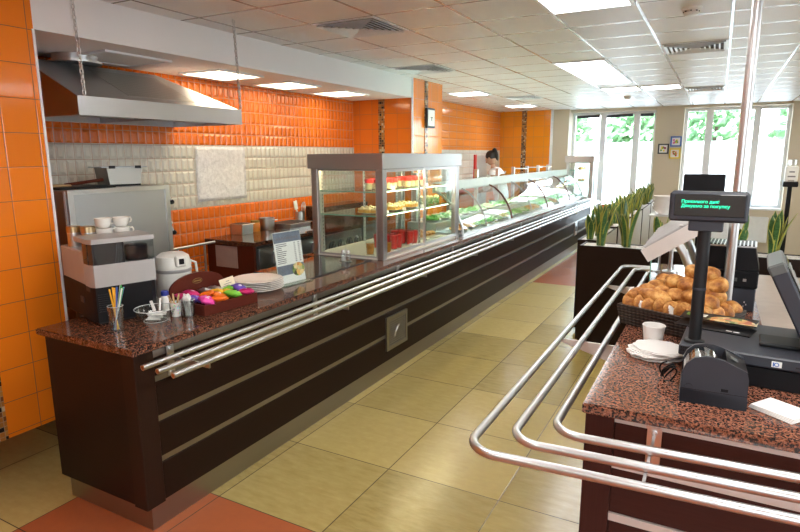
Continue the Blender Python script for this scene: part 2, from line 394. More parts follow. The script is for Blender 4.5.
def tag(o, label=None, cat=None, group=None, kind=None):
    if label: o['label'] = label
    if cat: o['category'] = cat
    if group: o['group'] = group
    if kind: o['kind'] = kind
    return o
def thing(name, label, cat, loc=(0, 0, 0), rz=0, group=None):
    o = bpy.data.objects.new(name, None); C.objects.link(o); o.empty_display_size = .1
    o.location = loc; o.rotation_euler = (0, 0, rz)
    return tag(o, label, cat, group)
def struct(o): o['kind'] = 'structure'; return o
def copy_tree(o, parent=None):
    c = o.copy(); C.objects.link(c); c.parent = parent
    for ch in [q for q in bpy.data.objects if q.parent == o and q is not c]: copy_tree(ch, c)
    return c
def dup(o, loc, rz=None, label=None, group=None, scale=None):
    c = copy_tree(o); c.location = loc
    if rz is not None: c.rotation_euler = (0, 0, rz)
    if label: c['label'] = label
    if group: c['group'] = group
    if scale: c.scale = (scale,)*3 if not isinstance(scale, tuple) else scale
    return c
def text_mesh(txt, size, mat, parent, m, name='lettering', depth=.0006, align='LEFT'):
    cu = bpy.data.curves.new('t', 'FONT'); cu.body = txt; cu.size = size; cu.extrude = depth; cu.align_x = align
    t = bpy.data.objects.new('t', cu); C.objects.link(t)
    dg = bpy.context.evaluated_depsgraph_get(); dg.update()
    me = bpy.data.meshes.new_from_object(t.evaluated_get(dg)); bpy.data.objects.remove(t); bpy.data.curves.remove(cu)
    me.transform(m); me.materials.clear(); me.materials.append(M[mat]); me.name = name
    o = bpy.data.objects.new(name, me); C.objects.link(o); o.parent = parent; return o
# ------------------------------------------------------------------ camera
F_PX, YAW, PITCH, ROLL = 579.053, .498197, .189425, -.00438
f = Vector((-math.sin(YAW)*math.cos(PITCH), math.cos(YAW)*math.cos(PITCH), -math.sin(PITCH)))
r = Vector((math.cos(YAW), math.sin(YAW), 0)); u = r.cross(f)
r, u = math.cos(ROLL)*r + math.sin(ROLL)*u, -math.sin(ROLL)*r + math.cos(ROLL)*u
cam = bpy.data.cameras.new('camera'); co = bpy.data.objects.new('camera', cam); C.objects.link(co)
m3 = Matrix((r, u, -f)).transposed(); co.matrix_world = Matrix.Translation((0, 0, 1.65)) @ m3.to_4x4()
cam.sensor_fit = 'HORIZONTAL'; cam.sensor_width = 36; cam.lens = F_PX/800*36; cam.clip_start = .02; cam.clip_end = 300
sc.camera = co
sc.view_settings.view_transform = 'Standard'; sc.view_settings.look = 'None'; sc.view_settings.gamma = 1
sc.view_settings.use_curve_mapping = False; sc.view_settings.exposure = EXPOSURE
CE = 2.472
# ------------------------------------------------------------------ setting
struct(B(-4, 4.3, -2.7, 11.75, -.12, 0).build('floor', 'floor'))
struct(B(-4, 4.3, -2.7, 11.75, CE, CE+.15).build('ceiling', 'ceiling'))
wl = MB().box(-3.95, -3.0, -2.7, 1.778, .268, CE).box(-3.95, -3.582, -2.7, 1.90, 0, .267)
struct(wl.build('wall_left', 'tile_left'))
struct(B(-3.0, -2.996, 1.33, 1.418, .268, CE-.22).build('trim_1', 'mosaic_y'))
struct(B(-3.006, -2.996, 1.770, 1.782, .268, 2.262).build('trim_2', 'frame_white'))
struct(B(-3.95, -3.76, 1.778, 5.80, 0, CE).build('wall_kitchen', 'tile_kitchen'))
struct(B(-3.76, -3.0, 1.778, 5.80, 2.262, CE).build('trim_3', 'soffit'))
struct(B(-3.95, -3.0, 5.80, 6.58, 0, CE).build('wall_pillar', 'tile_return'))
struct(B(-3.0, -2.992, 5.81, 6.58, 0, CE).build('wall_pillar_face', 'tile_pillar'))
struct(B(-3.003, -2.986, 5.792, 5.812, 0, CE).build('trim_4', 'frame_white'))
struct(B(-3.42, -3.345, 5.792, 5.80, .0, 2.262).build('trim_5', 'mosaic_x'))
struct(B(-2.992, -2.986, 6.10, 6.18, 0, CE).build('trim_6', 'mosaic_y'))
struct(B(-4.0, -3.87, 6.58, 11.3, 0, CE).build('wall_kitchen_rear', 'tile_kitchen_far'))
struct(B(-3.95, -2.83, 11.3, 11.6, 0, CE).build('wall_far_tiled', 'tile_far'))
struct(B(-3.435, -3.34, 11.292, 11.3, 0, CE).build('trim_7', 'mosaic_x'))
struct(B(-2.875, -2.825, 11.285, 11.3, 0, CE).build('trim_8', 'frame_white'))
wf = MB().box(-2.83, -2.54, 11.32, 11.75, 0, CE).box(-1.05, -.60, 11.45, 11.75, 0, CE).box(.97, 4.3, 11.45, 11.75, 0, CE)
wf.box(-2.54, -1.05, 11.45, 11.75, 0, .3).box(-2.54, -1.05, 11.45, 11.75, 2.42, CE).box(-.6, .97, 11.45, 11.75, 0, .74).box(-.6, .97, 11.45, 11.75, 2.43, CE)
struct(wf.build('wall_far', 'beige'))
wr = MB().box(4.2, 4.4, -2.7, 2.4, 0, CE).box(4.2, 4.4, 4.8, 11.75, 0, CE)
for a, b in ((2.4, 4.8),): wr.box(4.2, 4.4, a, b, 0, .75).box(4.2, 4.4, a, b, 2.38, CE)
struct(wr.build('wall_right', 'beige'))
wn = MB().box(-4, .9, -2.9, -2.7, 0, CE).box(3.6, 4.4, -2.9, -2.7, 0, CE).box(.9, 3.6, -2.9, -2.7, 0, .9).box(.9, 3.6, -2.9, -2.7, 2.3, CE)
struct(wn.build('wall_near', 'beige'))

def window(i, axis, a0, a1, z0, z1, at, mulls, blind=None, fr=.05):
    sg = -1 if at < 0 else 1
    t = bpy.data.objects.new('window_%d' % i, None); C.objects.link(t); struct(t)
    P = (lambda a, b, c, d, e, g: (a, b, c, d, e, g)) if axis == 'x' else (lambda a, b, c, d, e, g: (c, d, a, b, e, g))
    m = MB()
    m.box(*P(a0, a0+fr, at, at+.07, z0, z1)).box(*P(a1-fr, a1, at, at+.07, z0, z1))
    m.box(*P(a0+fr, a1-fr, at, at+.07, z0, z0+fr)).box(*P(a0+fr, a1-fr, at, at+.07, z1-fr, z1))
    for q, w_ in mulls: m.box(*P(q-w_/2, q+w_/2, at, at+.07, z0+fr, z1-fr))
    m.build('window_frame', 'frame_white', t)
    B(*P(a0+fr, a1-fr, at+.032, at+.038, z0+fr, z1-fr)).build('window_pane', 'glass', t)
    B(*P(a0, a1, min(at-.22*sg, at), max(at-.22*sg, at), z0-.03, z0+.002)).build('window_sill', 'frame_white', t)
    if blind:
        bm_ = MB()
        for a, b, s in blind: bm_.obox(((a+b)/2, at-.03, z1-.075), (b-a, .03, .05), (0, s, 0))
        bm_.build('blind_cassette', 'slate', t)
window(1, 'x', -2.54, -1.05, .3, 2.42, 11.66, [(-1.98, .10), (-1.39, .11)], [(-2.46, -2.04, -.02), (-1.92, -1.46, -.035), (-1.33, -1.11, -.01)])
window(2, 'x', -.6, .97, .74, 2.43, 11.66, [(-.21, .11), (.50, .10)])
window(3, 'y', 2.4, 4.8, .75, 2.38, 4.28, [(3.6, .09)])
window(4, 'x', .9, 3.6, .9, 2.3, -2.86, [(2.25, .09)])
# outside
struct(MB().box(-90, 4.6, 11.76, 90, -.5, -.35).box(4.6, 90, -60, 90, -.5, -.35).box(-90, 4.6, -60, -3, -.5, -.35).build('ground', 'ground'))
bank = B(-40, 40, 27, 27.6, -.35, 2.15).build('retaining_wall', 'ground', loc=(0, 27, -.35)); struct(bank)
random.seed(21)
tree_looks = ['broad pale green tree', 'dense round green tree', 'tall loose green tree']
for i in range(8):
    x = -17.5 + i*3.45 + random.uniform(-.1, .1); y = 30.5 + random.uniform(-.6, .6); h = random.uniform(4.3, 5.2)
    t = thing('tree', tree_looks[i % 3] + ' beyond the bright wall outside the windows', 'tree', (x, y, -.35), random.uniform(0, 6), 'trees outside the windows')
    MB().tube([(0, 0, 0), (.05, 0, h*.35), (0, .1, h*.7)], [.16, .12, .06], 8).build('trunk', 'bark', t)
    c = MB()
    for k in range(330):
        a = random.uniform(0, 2*PI); rr = 1.42*math.sqrt(random.random()); zz = random.uniform(.3, 1.0)
        c.blob((rr*math.cos(a)*(1.12-zz*.3), rr*math.sin(a)*(1.12-zz*.3), h*zz+.1), (random.uniform(.10, .30),)*2+(random.uniform(.06, .16),), 1, .35, k*7+i, (random.random(), random.random(), 0))
    c.build('crown', 'foliage', t, ang=10)

# ceiling lights
def ceil_light(x0, x1, y0, y1, label, mat='lamp', z=CE, group='ceiling light panels'):
    t = thing('ceiling_light', label, 'ceiling light', ((x0+x1)/2, (y0+y1)/2, z), 0, group)
    a, b = (x1-x0)/2, (y1-y0)/2; w_ = .022
    MB().box(-a, a, -b, -b+w_, -.012, 0).box(-a, a, b-w_, b, -.012, 0).box(-a, -a+w_, -b+w_, b-w_, -.012, 0).box(a-w_, a, -b+w_, b-w_, -.012, 0).build('frame', 'frame_white', t)
    B(-a+w_, a-w_, -b+w_, b-w_, -.007, -.001).build('diffuser', mat, t)
    return t
G0x, G0y, GT = -1.8995, 3.1719, .47328
def cell(i, j, n=1, k=1): return G0x+i*GT+.004, G0x+(i+n)*GT-.004, G0y+j*GT+.004, G0y+(j+k)*GT-.004
ceil_light(*cell(2, 0), 'bright square ceiling light nearest the camera, cut by the top edge')
ceil_light(*cell(1, 5, 1, 4), 'long bright ceiling light with painted reflection between the tall pole and the orange pillar')  # glow runs on past the lamp to stand for window reflection
ceil_light(*cell(1, 10, 1, 1), 'small far ceiling light and painted reflection in front of the first window')  # glow here is partly window reflection on the ceiling
ceil_light(*cell(2, 10, 1, 1), 'small far ceiling light and painted reflection beside the far vent')  # second panel of the same glow, also partly reflection
ceil_light(*cell(-3, 9), 'square ceiling light just behind the orange pillar with the framed panel')
ceil_light(*cell(-3, 14), 'square ceiling light close to the far orange mosaic wall')
ceil_light(-3.62, -3.2, 2.30, 2.78, 'unlit square light panel above the extractor hood', 'white_plastic', 2.262, 'kitchen bulkhead lights')
ceil_light(-3.62, -3.2, 3.19, 3.66, 'warm square light in the bulkhead beside the hood chain', 'lamp_warm', 2.262, 'kitchen bulkhead lights')
ceil_light(-3.62, -3.2, 3.99, 4.42, 'warm square light in the middle of the bulkhead', 'lamp_warm', 2.262, 'kitchen bulkhead lights')
ceil_light(-3.62, -3.2, 4.80, 5.24, 'warm square light in the bulkhead nearest the orange pillar', 'lamp_warm', 2.262, 'kitchen bulkhead lights')
for i_, j_ in ((1, -4), (4, -4), (7, -4), (1, -9), (4, -9), (7, -9), (7, 1), (7, 7), (7, 13)):
    ceil_light(*cell(i_, j_, 1, 2), 'unseen ceiling light added to fill the camera side of the hall', group='added fill lights over the hall')  # out-of-view panels added to brighten the near hall
def vent(i, j, label):
    x0, x1, y0, y1 = cell(i, j)
    t = thing('ceiling_vent', label, 'ceiling vent', ((x0+x1)/2, (y0+y1)/2, CE), 0, 'square ceiling vents')
    h = (x1-x0)/2
    B(-h+.02, h-.02, -h+.02, h-.02, -.002, -.0005).build('duct_opening', 'dark_void', t)
    m = MB()
    def ring(a, w_, z0, z1):
        # four sloping louvre blades
        b = a-w_
        for k in range(4):
            c_, s_ = math.cos(k*PI/2), math.sin(k*PI/2)
            P = lambda x, y, z: (x*c_-y*s_, x*s_+y*c_, z)
            m.quad(P(-a, -a, z0), P(a, -a, z0), P(b, -b, z1), P(-b, -b, z1)); m.quad(P(-a, -a, z0-.003), P(a, -a, z0-.003), P(b, -b, z1-.003), P(-b, -b, z1-.003))
            m.quad(P(-a, -a, z0), P(a, -a, z0), P(a, -a, z0-.003), P(-a, -a, z0-.003))
    for k in range(6): ring(h-.024-k*.034, .013, -.014, -.004)
    m.build('louvres', 'frame_white', t, ang=10)
    MB().box(-h, h, -h, -h+.024, -.005, 0).box(-h, h, h-.024, h, -.005, 0).box(-h, -h+.024, -h+.024, h-.024, -.005, 0).box(h-.024, h, -h+.024, h-.024, -.005, 0).build('frame', 'frame_white', t)
vent(-1, 0, 'large square ceiling vent nearest the white bulkhead')
vent(-2, 4, 'ceiling vent close above the orange pillar')
vent(-2, 11, 'small distant ceiling vent between the two lights by the far orange wall')
vent(3, 4, 'bright slatted ceiling vent beside the tall steel pole')
vent(3, 11, 'small bright ceiling vent near the second window')
def smoke(x, y, label):
    t = thing('smoke_detector', label, 'smoke detector', (x, y, CE), 0, 'smoke detectors')
    MB().lathe([(0, 0), (.055, 0), (.055, -.012), (.045, -.02)], n=24).lathe([(.045, -.02), (0, -.02)]).build('base', 'cream_plastic', t)
    MB().lathe([(.036, -.02), (.04, -.028), (.04, -.036), (.03, -.045), (0, -.047)], n=24).build('sensor_head', 'cream_plastic', t)
    m = MB()
    for k in range(8): m.obox((.037*math.cos(k*PI/4), .037*math.sin(k*PI/4), -.024), (.012, .008, .006), (0, 0, k*PI/4))
    m.build('slot', 'black', t)
smoke(-.215, 3.90, 'round smoke detector near the pole top')
smoke(-1.25, 9.2, 'tiny distant smoke detector above the first window')

# ------------------------------------------------------------------ serving counter (long, dark)
Y0, Y1 = 1.48, 11.3
FX = -2.05
ct = thing('serving_counter', 'long dark wood serving counter with steel strips and kick plate', 'counter', (-2.35, Y0, 0))
MB().box(-2.68, -2.087, Y0+.035, Y1, 0, .135).build('kick_plate', 'kick', ct, w=True)
B(-2.685, -2.135, Y0, Y0+.03, .13, .845).build('end_panel', 'wenge', ct, w=True)
MB().box(-2.135, FX, Y0-.012, Y0+.085, .13, .845, .003).build('corner_post', 'wenge_v', ct, w=True)
B(-2.68, -2.085, Y0+.03, Y1, .13, .845).build('carcass', 'dark_void', ct, w=True)
for z0, z1 in ((.137, .318), (.346, .508), (.536, .69), (.72, .80)):
    B(-2.085, FX-.004, Y0+.085, Y1, z0, z1, .003).build('front_board', 'wenge', ct, w=True)
for z in (.318, .508, .69, .80):
    B(-2.085, FX-.010, Y0+.085, Y1, z+.001, z+.027+(.017 if z == .80 else 0)).build('steel_strip', 'kick', ct, w=True)
wt = MB(); wt.prism([(-2.69, 1.445), (-2.022, 1.445), (-2.022, Y1+.02), (-2.84, Y1+.02), (-2.84, 3.60), (-2.69, 3.60)], .030, Matrix.Translation((0, 0, .846)))
bmesh.ops.bevel(wt.b, geom=[e for e in wt.b.edges if abs(e.verts[0].co.z-e.verts[1].co.z) < 1e-5], offset=.004, segments=2, affect='EDGES')
tag(wt.build('countertop', 'granite', loc=(-2.37, 1.44, .846)), 'speckled red granite worktop along the long serving counter', 'countertop')
# tray rail
tr = thing('tray_rail', 'three-tube steel tray rail along the long dark serving counter', 'tray rail', (-1.91, 1.48, .80))
for x in (-2.0, -1.91, -1.82):
    rl = MB().tube([(x, 1.47, .80), (x, Y1-.05, .80)], .0125, 14).build('rail', 'chrome', tr, w=True)
    MB().tube([(x, 1.4695, .80), (x, 1.4688, .80)], .0085, 12).build('tube_mouth', 'copper', rl).location = -Vector(tr.location)
for y in (1.65, 2.705, 3.735, 4.765, 5.80, 6.84, 7.88, 8.92, 9.96):
    bk = MB().box(FX-.004, FX+.004, y-.017, y+.017, .70, .84).box(FX, -1.81, y-.004, y+.004, .772, .789).build('bracket', 'alu', tr, w=True)
    for z in (.825, .715): MB().tube([(FX+.003, y, z), (FX+.010, y, z)], .007, 10).build('bolt', 'steel', bk, w=False).location = -Vector(tr.location)
# service grille and socket plate on the front
vg = thing('air_grille', 'square beige-framed air grille low on the dark counter front', 'grille', (-2.045, 3.70, .35))
MB().box(FX-.003, FX+.012, 3.545, 3.575, .22, .475).box(FX-.003, FX+.012, 3.835, 3.865, .22, .475).box(FX-.003, FX+.012, 3.575, 3.835, .22, .25).box(FX-.003, FX+.012, 3.575, 3.835, .445, .475).build('frame', 'kick', vg, w=True)
m = MB()
for k in range(11):
    m.box(FX+.001, FX+.004, 3.575, 3.835, .262+k*.017, .2655+k*.017)
for k in range(15): m.box(FX+.002, FX+.005, 3.588+k*.017, 3.5915+k*.017, .25, .445)
m.build('grille_mesh', 'steel', vg, w=True)
B(FX-.003, FX, 3.575, 3.835, .25, .445).build('back_plate', 'black_mat', vg, w=True)
MB().tube([(FX+.012, 3.66, .31), (FX+.02, 3.66, .345), (FX+.02, 3.69, .375), (FX+.012, 3.73, .38)], .007, 8).build('handle', 'alu', vg, w=True)
sp = thing('socket_plate', 'pale socket plate far along the dark counter front', 'socket', (FX, 10.0, .40))
B(-.003, .012, -.09, .09, -.10, .12, .003).build('cover_plate', 'alu', sp)
B(.012, .016, -.04, .04, -.03, .05).build('socket_insert', 'slate', sp)

M['fascia'] = plain('pale_green_fascia', (.52, .60, .55), .3)
# ------------------------------------------------------------------ glass display cases
def glass_case(x0, x1, y0, y1, z0, z1, name, label, doors=True):
    t = thing(name, label, 'display case', ((x0+x1)/2, (y0+y1)/2, z0)); w_ = .055
    hz = z1-.115
    MB().box(x0-.02, x1+.012, y0-.02, y1+.02, hz, z1, .004).build('canopy', 'steel', t, w=True)
    for (a, b) in ((x0, y0), (x1-w_, y0), (x0, y1-w_), (x1-w_, y1-w_)):
        B(a, a+w_, b, b+w_, z0, hz, .003).build('post', 'steel', t, w=True)
    MB().box(x0+w_, x1-w_, y0+.01, y1-.01, z0, z0+.012).box(x0, x0+w_, y0+w_, y1-w_, z0, z0+.012).box(x1-w_, x1-.012, y0+w_, y1-w_, z0, z0+.012).build('case_floor', 'cream_plastic', t, w=True)
    # side panes with thin dark frames
    for yy in (y0+.012, y1-.018):
        s = MB(); a, b, c_, d = x0+w_, x1-w_, z0+.012, hz
        s.box(a, a+.012, yy-.004, yy+.010, c_, d).box(b-.012, b, yy-.004, yy+.010, c_, d).box(a+.012, b-.012, yy-.004, yy+.010, c_, c_+.012).box(a+.012, b-.012, yy-.004, yy+.010, d-.012, d)
        s.build('pane_frame', 'silver_plastic', t, w=True)
        B(a+.012, b-.012, yy, yy+.005, c_+.012, d-.012).build('side_pane', 'glass_case', t, w=True)
    ym = (y0+y1)/2
    for k, (a, b, xx) in enumerate(((y0+w_, ym+.02, x1-.022), (ym-.02, y1-w_, x1-.010))):
        d = B(xx, xx+.004, a+.024, b-.024, z0+.045, hz-.022).build('door', 'glass_case', t, w=True)
        g = MB().box(xx-.005, xx+.009, a, a+.024, z0+.02, hz).box(xx-.005, xx+.009, b-.024, b, z0+.02, hz).box(xx-.005, xx+.009, a+.024, b-.024, z0+.02, z0+.045).box(xx-.005, xx+.009, a+.024, b-.024, hz-.022, hz)
        o = g.build('door_frame', 'alu', d); o.location = -Vector(t.location)
    MB().box(x0+.012, x0+.018, y0+w_, y1-w_, z0+.02, hz).build('rear_pane', 'glass_case', t, w=True)
    for yy in (y0+w_+.03, ym, y1-w_-.06):
        for xx in ((x0+.022, x1-.075) if yy == ym else (x0+.022,)):
            s = B(xx, xx+.008, yy, yy+.03, z0+.012, hz).build('shelf_upright', 'silver_plastic', t, w=True)
            h = MB()
            for q in range(int((hz-z0-.06)/.03)): h.box(xx+.007, xx+.0085, yy+.012, yy+.019, z0+.04+q*.03, z0+.054+q*.03).box(xx-.0005, xx+.001, yy+.012, yy+.019, z0+.04+q*.03, z0+.054+q*.03)
            h.build('slot', 'black', s).location = -Vector(t.location)
    for zz in SH:
        sh = B(x0+.035, x1-.085, y0+.03, y1-.03, zz, zz+.006).build('shelf', 'glass_shelf', t, w=True)
        MB().box(x1-.085, x1-.081, y0+.03, y1-.03, zz-.001, zz+.007).box(x0+.035, x1-.085, y0+.025, y0+.03, zz-.001, zz+.007).build('shelf_edge', 'glass_edge', sh).location = -Vector(t.location)
    B(x1-.09, x1-.06, y0+.08, y1-.08, hz-.016, hz).build('tube_light', 'led', t, w=True)
    for zz in SH: B(x1-.080, x1-.074, y0+.08, y1-.08, zz-.005, zz-.0005).build('tube_light', 'led_fill', t, w=True)  # added strips that brighten the goods below each shelf
    return t
CX0, CX1, CY0, CY1 = -2.78, -2.135, 3.67, 5.10
SH = (1.195, 1.375)
case = glass_case(CX0, CX1, CY0, CY1, .876, 1.662, 'display_case', 'steel and glass dessert display case on the serving counter near the menu card')
SH = (1.15, 1.36)
case2 = glass_case(-2.44, -1.96, 10.80, 11.27, .876, 1.62, 'display_case', 'distant steel-framed glass display case at the window end of the counter')

# curved salad display
GY0, GY1 = 5.14, 10.72
dc = thing('curved_display', 'long curved-glass salad display counter behind the tray rails', 'display case', (-2.35, GY0, .876))
MB().box(-2.72, -2.10, GY0, GY1, .876, .905).build('deck', 'alu', dc, w=True)
MB().box(-2.72, -2.40, GY0+.02, GY1-.02, .905, .985).build('rear_step', 'alu', dc, w=True)
prof = [(-2.40, 1.300), (-2.325, 1.265), (-2.235, 1.185), (-2.165, 1.085), (-2.118, .98), (-2.105, .905)]
ys = [GY0+.01, 6.66, 8.30, 9.72, GY1-.01]
for a, b in zip(ys, ys[1:]):
    g = MB(); lo = [(x, z) for x, z in prof]; inner = [(x-.005, z-.004) for x, z in prof]
    g.xz(lo+inner[::-1], a+.012, b-.012)
    g.build('curved_pane', 'glass_case', dc, w=True, ang=60)
def rib(y, mat, wd):
    g = MB(); o_ = [(x+.004, z+.003) for x, z in prof]; i_ = [(x-.010, z-.008) for x, z in prof]
    g.xz(o_+i_[::-1], y-wd, y+wd); return g.build('pane_rib', mat, dc, w=True, ang=60)
for y in ys: rib(y, 'redwood' if y in ys[1:-1] else 'alu', .012)
for y in (5.8, 7.5, 9.0): rib(y, 'silver_plastic', .0025)
MB().box(-2.435, -2.40, GY0, GY1, 1.285, 1.385, .003).build('top_fascia', 'fascia', dc, w=True)
B(-2.72, -2.435, GY0, GY1, 1.365, 1.377).build('top_shelf', 'glass_shelf', dc, w=True)
MB().box(-2.50, -2.44, GY0+.1, GY1-.1, 1.335, 1.36).build('tube_light', 'led_white', dc, w=True)
for y in (5.25, 6.1, 6.95, 7.75, 8.45, 9.15, 9.8, 10.44):
    B(-2.70, -2.655, y-.022, y+.022, .985, 1.47, .003).build('post', 'steel', dc, w=True)
for y in (8.45, 9.3, 9.9): B(-2.69, -2.5, y-.02, y+.12, 1.44, 1.452).build('price_rail', 'bright', dc, w=True)
# ------------------------------------------------------------------ kitchen behind the counter
hd = thing('extractor_hood', 'large steel extractor hood hanging on chains under the white bulkhead', 'extractor hood', (-3.5, 2.0, 1.87))
HX, HB, HY0, HY1 = -3.05, -3.757, 2.005, 3.225
A = [(HX, HY0, 1.968), (HX, HY1, 1.968), (HB, HY1, 1.968), (HB, HY0, 1.968)]
T = [(-3.55, HY0, 2.21), (-3.55, 2.93, 2.21), (HB, 2.93, 2.21), (HB, HY0, 2.21)]
m = MB()
for k in range(4): m.quad(A[k], A[(k+1) % 4], T[(k+1) % 4], T[k])
m.quad(*T); m.quad(*A)
m.build('sloped_cover', 'steel', hd, w=True, ang=10)
MB().box(HX-.010, HX+.003, HY0-.005, HY1+.005, 1.87, 1.972).box(HB, HX-.010, HY0-.005, HY0+.005, 1.87, 1.972).box(HB, HX-.010, HY1-.005, HY1+.005, 1.87, 1.972).box(HB, HB+.012, HY0+.005, HY1-.005, 1.87, 1.972).build('rim', 'steel', hd, w=True)
MB().box(HB+.015, HX-.02, 2.6, 2.615, 1.875, 1.962).box(-3.41, -3.39, HY0+.02, HY1-.02, 1.885, 1.962).build('inner_baffle', 'steel_dark', hd, w=True)
sl_ = math.atan2(.242, .5)
MB().obox((-3.30, 2.62, 2.0895), (.40, .50, .002), (0, sl_, 0)).build('reflection_patch', 'filter', hd, w=True)  # thin sheet standing for a dotted reflection on the slope
MB().lathe([(0, 0), (.15, 0), (.15, .010), (.13, .014), (.13, .05), (0, .05)], (-3.55, 2.34, 2.2115), 36).build('duct_collar', 'alu', hd, w=True)
def chain(p, q, label):
    p, q = Vector(p), Vector(q); t = MB(); L = (q-p).length; k = int(L/.026); d = (q-p).normalized()
    a = d.cross(Vector((0, 1, 0))).normalized(); b = d.cross(a)
    for i in range(k):
        c = p+d*(i+.5)*L/k; s = a if i % 2 else b
        pts = [c+d*.0178*math.cos(w_)+s*.0085*math.sin(w_) for w_ in [2*PI*j/10 for j in range(10)]]
        t.tube(pts, (.003), 6, closed=True)
    tag(t.build('chain', 'alu', loc=tuple(p)), label, 'chain', 'hood chains')
chain((-2.985, 2.0, 1.972), (-2.985, 1.985, 2.4715), 'steel link chain at the near corner of the extractor hood')
chain((-3.035, 3.21, 1.975), (-2.70, 2.835, 2.4715), 'steel link chain at the far corner of the extractor hood')

ov = thing('steel_oven', 'tall stainless steel oven against the kitchen wall behind the coffee machine', 'oven', (-3.48, 2.33, 0))
MB().box(-3.74, -3.22, 1.97, 2.685, .35, 1.46, .006).build('body', 'steel_dark', ov, w=True)
MB().box(-3.22, -3.20, 1.98, 2.675, .40, .43).box(-3.22, -3.20, 1.98, 2.675, 1.435, 1.462).box(-3.22, -3.20, 1.98, 2.015, .43, 1.435).box(-3.22, -3.20, 2.645, 2.675, .43, 1.435).build('side_frame', 'alu', ov, w=True)
B(-3.218, -3.210, 2.015, 2.645, .43, 1.435).build('side_panel', 'steel_dark', ov, w=True)
for a, b in ((-3.72, 1.99), (-3.26, 1.99), (-3.72, 2.63), (-3.26, 2.63)): B(a, a+.04, b, b+.04, 0, .35).build('leg', 'steel', ov, w=True)
for z in (1.38, 1.17):
    l = MB().tube([(-3.28, 2.685, z+.03), (-3.28, 2.74, z+.03)], .012, 10).tube([(-3.28, 2.725, z+.03), (-3.28, 2.75, z-.035)], .007, 8).build('door_latch', 'steel', ov, w=True)
    MB().blob((-3.28, 2.755, z-.04), (.017, .02, .017), 2).build('latch_knob', 'black', l).location = -Vector(ov.location)
pn = thing('deep_pan', 'deep steel pan with rim handles standing on top of the steel oven', 'pan', (-3.46, 2.50, 1.4605), R(80))
MB().xz([(-.10, .0), (.10, .0), (.115, .118), (-.115, .118)], -.085, .085).build('pan_body', 'pan_steel', pn)
MB().box(-.15, .15, -.095, .095, .118, .124, .001).build('rim', 'steel_dark', pn)
MB().box(-.1005, .1005, -.0855, .0855, .0, .012).build('dark_base', 'black', pn)  # base band darker than the pan body
for s in (-.085, .085): B(s-.02, s+.02, -.1, -.092, .112, .130, .002).build('clip', 'black', pn)
bt = B(-3.70, -3.30, 2.0, 2.36, 1.4605, 1.472, .003).build('baking_tray', 'black_mat', loc=(-3.5, 2.18, 1.4605)); tag(bt, 'flat dark baking tray on the oven top beside the deep pan', 'baking tray')
wp = thing('wooden_paddle', 'brown wooden paddle lying on the baking tray above the oven', 'paddle', (-3.42, 2.12, 1.4725), -.25)
B(-.10, .02, -.14, .02, 0, .012, .004).build('blade', 'wood_light', wp); MB().tube([(-.04, 0, .008), (.0, .21, .035)], .010, 10).build('handle', 'redwood', wp)

kc = thing('kitchen_counter', 'dark red wood kitchen counter with granite top against the tiled wall', 'counter', (-3.52, 3.485, 0))
B(-3.757, -3.245, 3.49, 3.515, 0, .93).build('side_panel', 'redwood', kc, w=True)
B(-3.757, -3.26, 3.515, 5.66, .08, .93).build('carcass', 'dark_void', kc, w=True)
B(-3.757, -3.32, 3.515, 5.66, 0, .08).build('plinth', 'black_mat', kc, w=True)
MB().box(-3.757, -3.205, 3.46, 5.67, .931, .966, .003).build('worktop', 'granite_dark', kc, w=True)
B(-3.757, -3.5, 4.85, 5.67, .967, 1.13, .003).build('raised_upstand', 'granite_dark', kc, w=True)
def front(y0, y1, label):
    d = B(-3.26, -3.235, y0, y1, .12, .90, .003).build('door', 'steel', kc, w=True)
    h = MB().box(-3.236, -3.232, y0+.16, y1-.06, .76, .84).build('handle_recess', 'black', d); h.location = -Vector(kc.location)
    h = MB().box(-3.232, -3.212, y0+.16, y1-.06, .84, .86).box(-3.232, -3.212, y0+.16, y0+.175, .76, .84).build('handle', 'alu', d); h.location = -Vector(kc.location)
front(3.545, 4.06, ''); front(4.08, 4.46, '')
pnl = B(-3.26, -3.23, 4.48, 5.1, .60, .90, .003).build('control_panel', 'alu', kc, w=True)
for k in range(4):
    h = MB().lathe([(.055, 0), (.055, .012), (.035, .014), (.035, .03), (0, .03)], (0, 0, 0), 20).build('knob', 'slate', pnl); h.rotation_euler = (0, PI/2, 0); h.location = Vector((-3.23, 4.56+k*.15, .78))-Vector(kc.location)
B(-3.66, -3.42, 3.4835, 3.4895, .735, .915).build('paper_notice', 'paper_pink', kc, w=True)
# things on the kitchen counter
def gn_pan(x, y, l, w_, h, label, name='steel_container'):
    t = thing(name, label, 'container', (x, y, .9665), 0, None)
    MB().xz([(-l*.45, 0), (l*.45, 0), (l/2, h), (-l/2, h)], -w_*.46, w_*.46).build('body', 'steel', t)
    MB().box(-l/2-.012, l/2+.012, -w_/2-.006, w_/2+.006, h, h+.005, .001).build('rim', 'alu', t)
    B(-l/2+.006, l/2-.006, -w_/2+.01, w_/2-.01, h+.0045, h+.0062).build('inside', 'dark_void', t)
    return t
gn_pan(-3.70, 3.84, .16, .15, .085, 'square steel food container nearest the panel end of the kitchen counter')
jr = thing('sauce_jar', 'amber sauce jar between two steel containers on the kitchen counter', 'jar', (-3.70, 4.02, .9665))
MB().lathe([(0, 0), (.04, 0), (.045, .02), (.045, .07), (.036, .085), (0, .085)]).build('jar_body', 'amber', jr); MB().lathe([(.038, .082), (.04, .085), (.04, .1), (0, .1)]).build('lid', 'gold', jr)
sp_ = thing('steel_saucepan', 'round steel pot beside the amber jar on the kitchen counter', 'pot', (-3.69, 4.17, .9665))
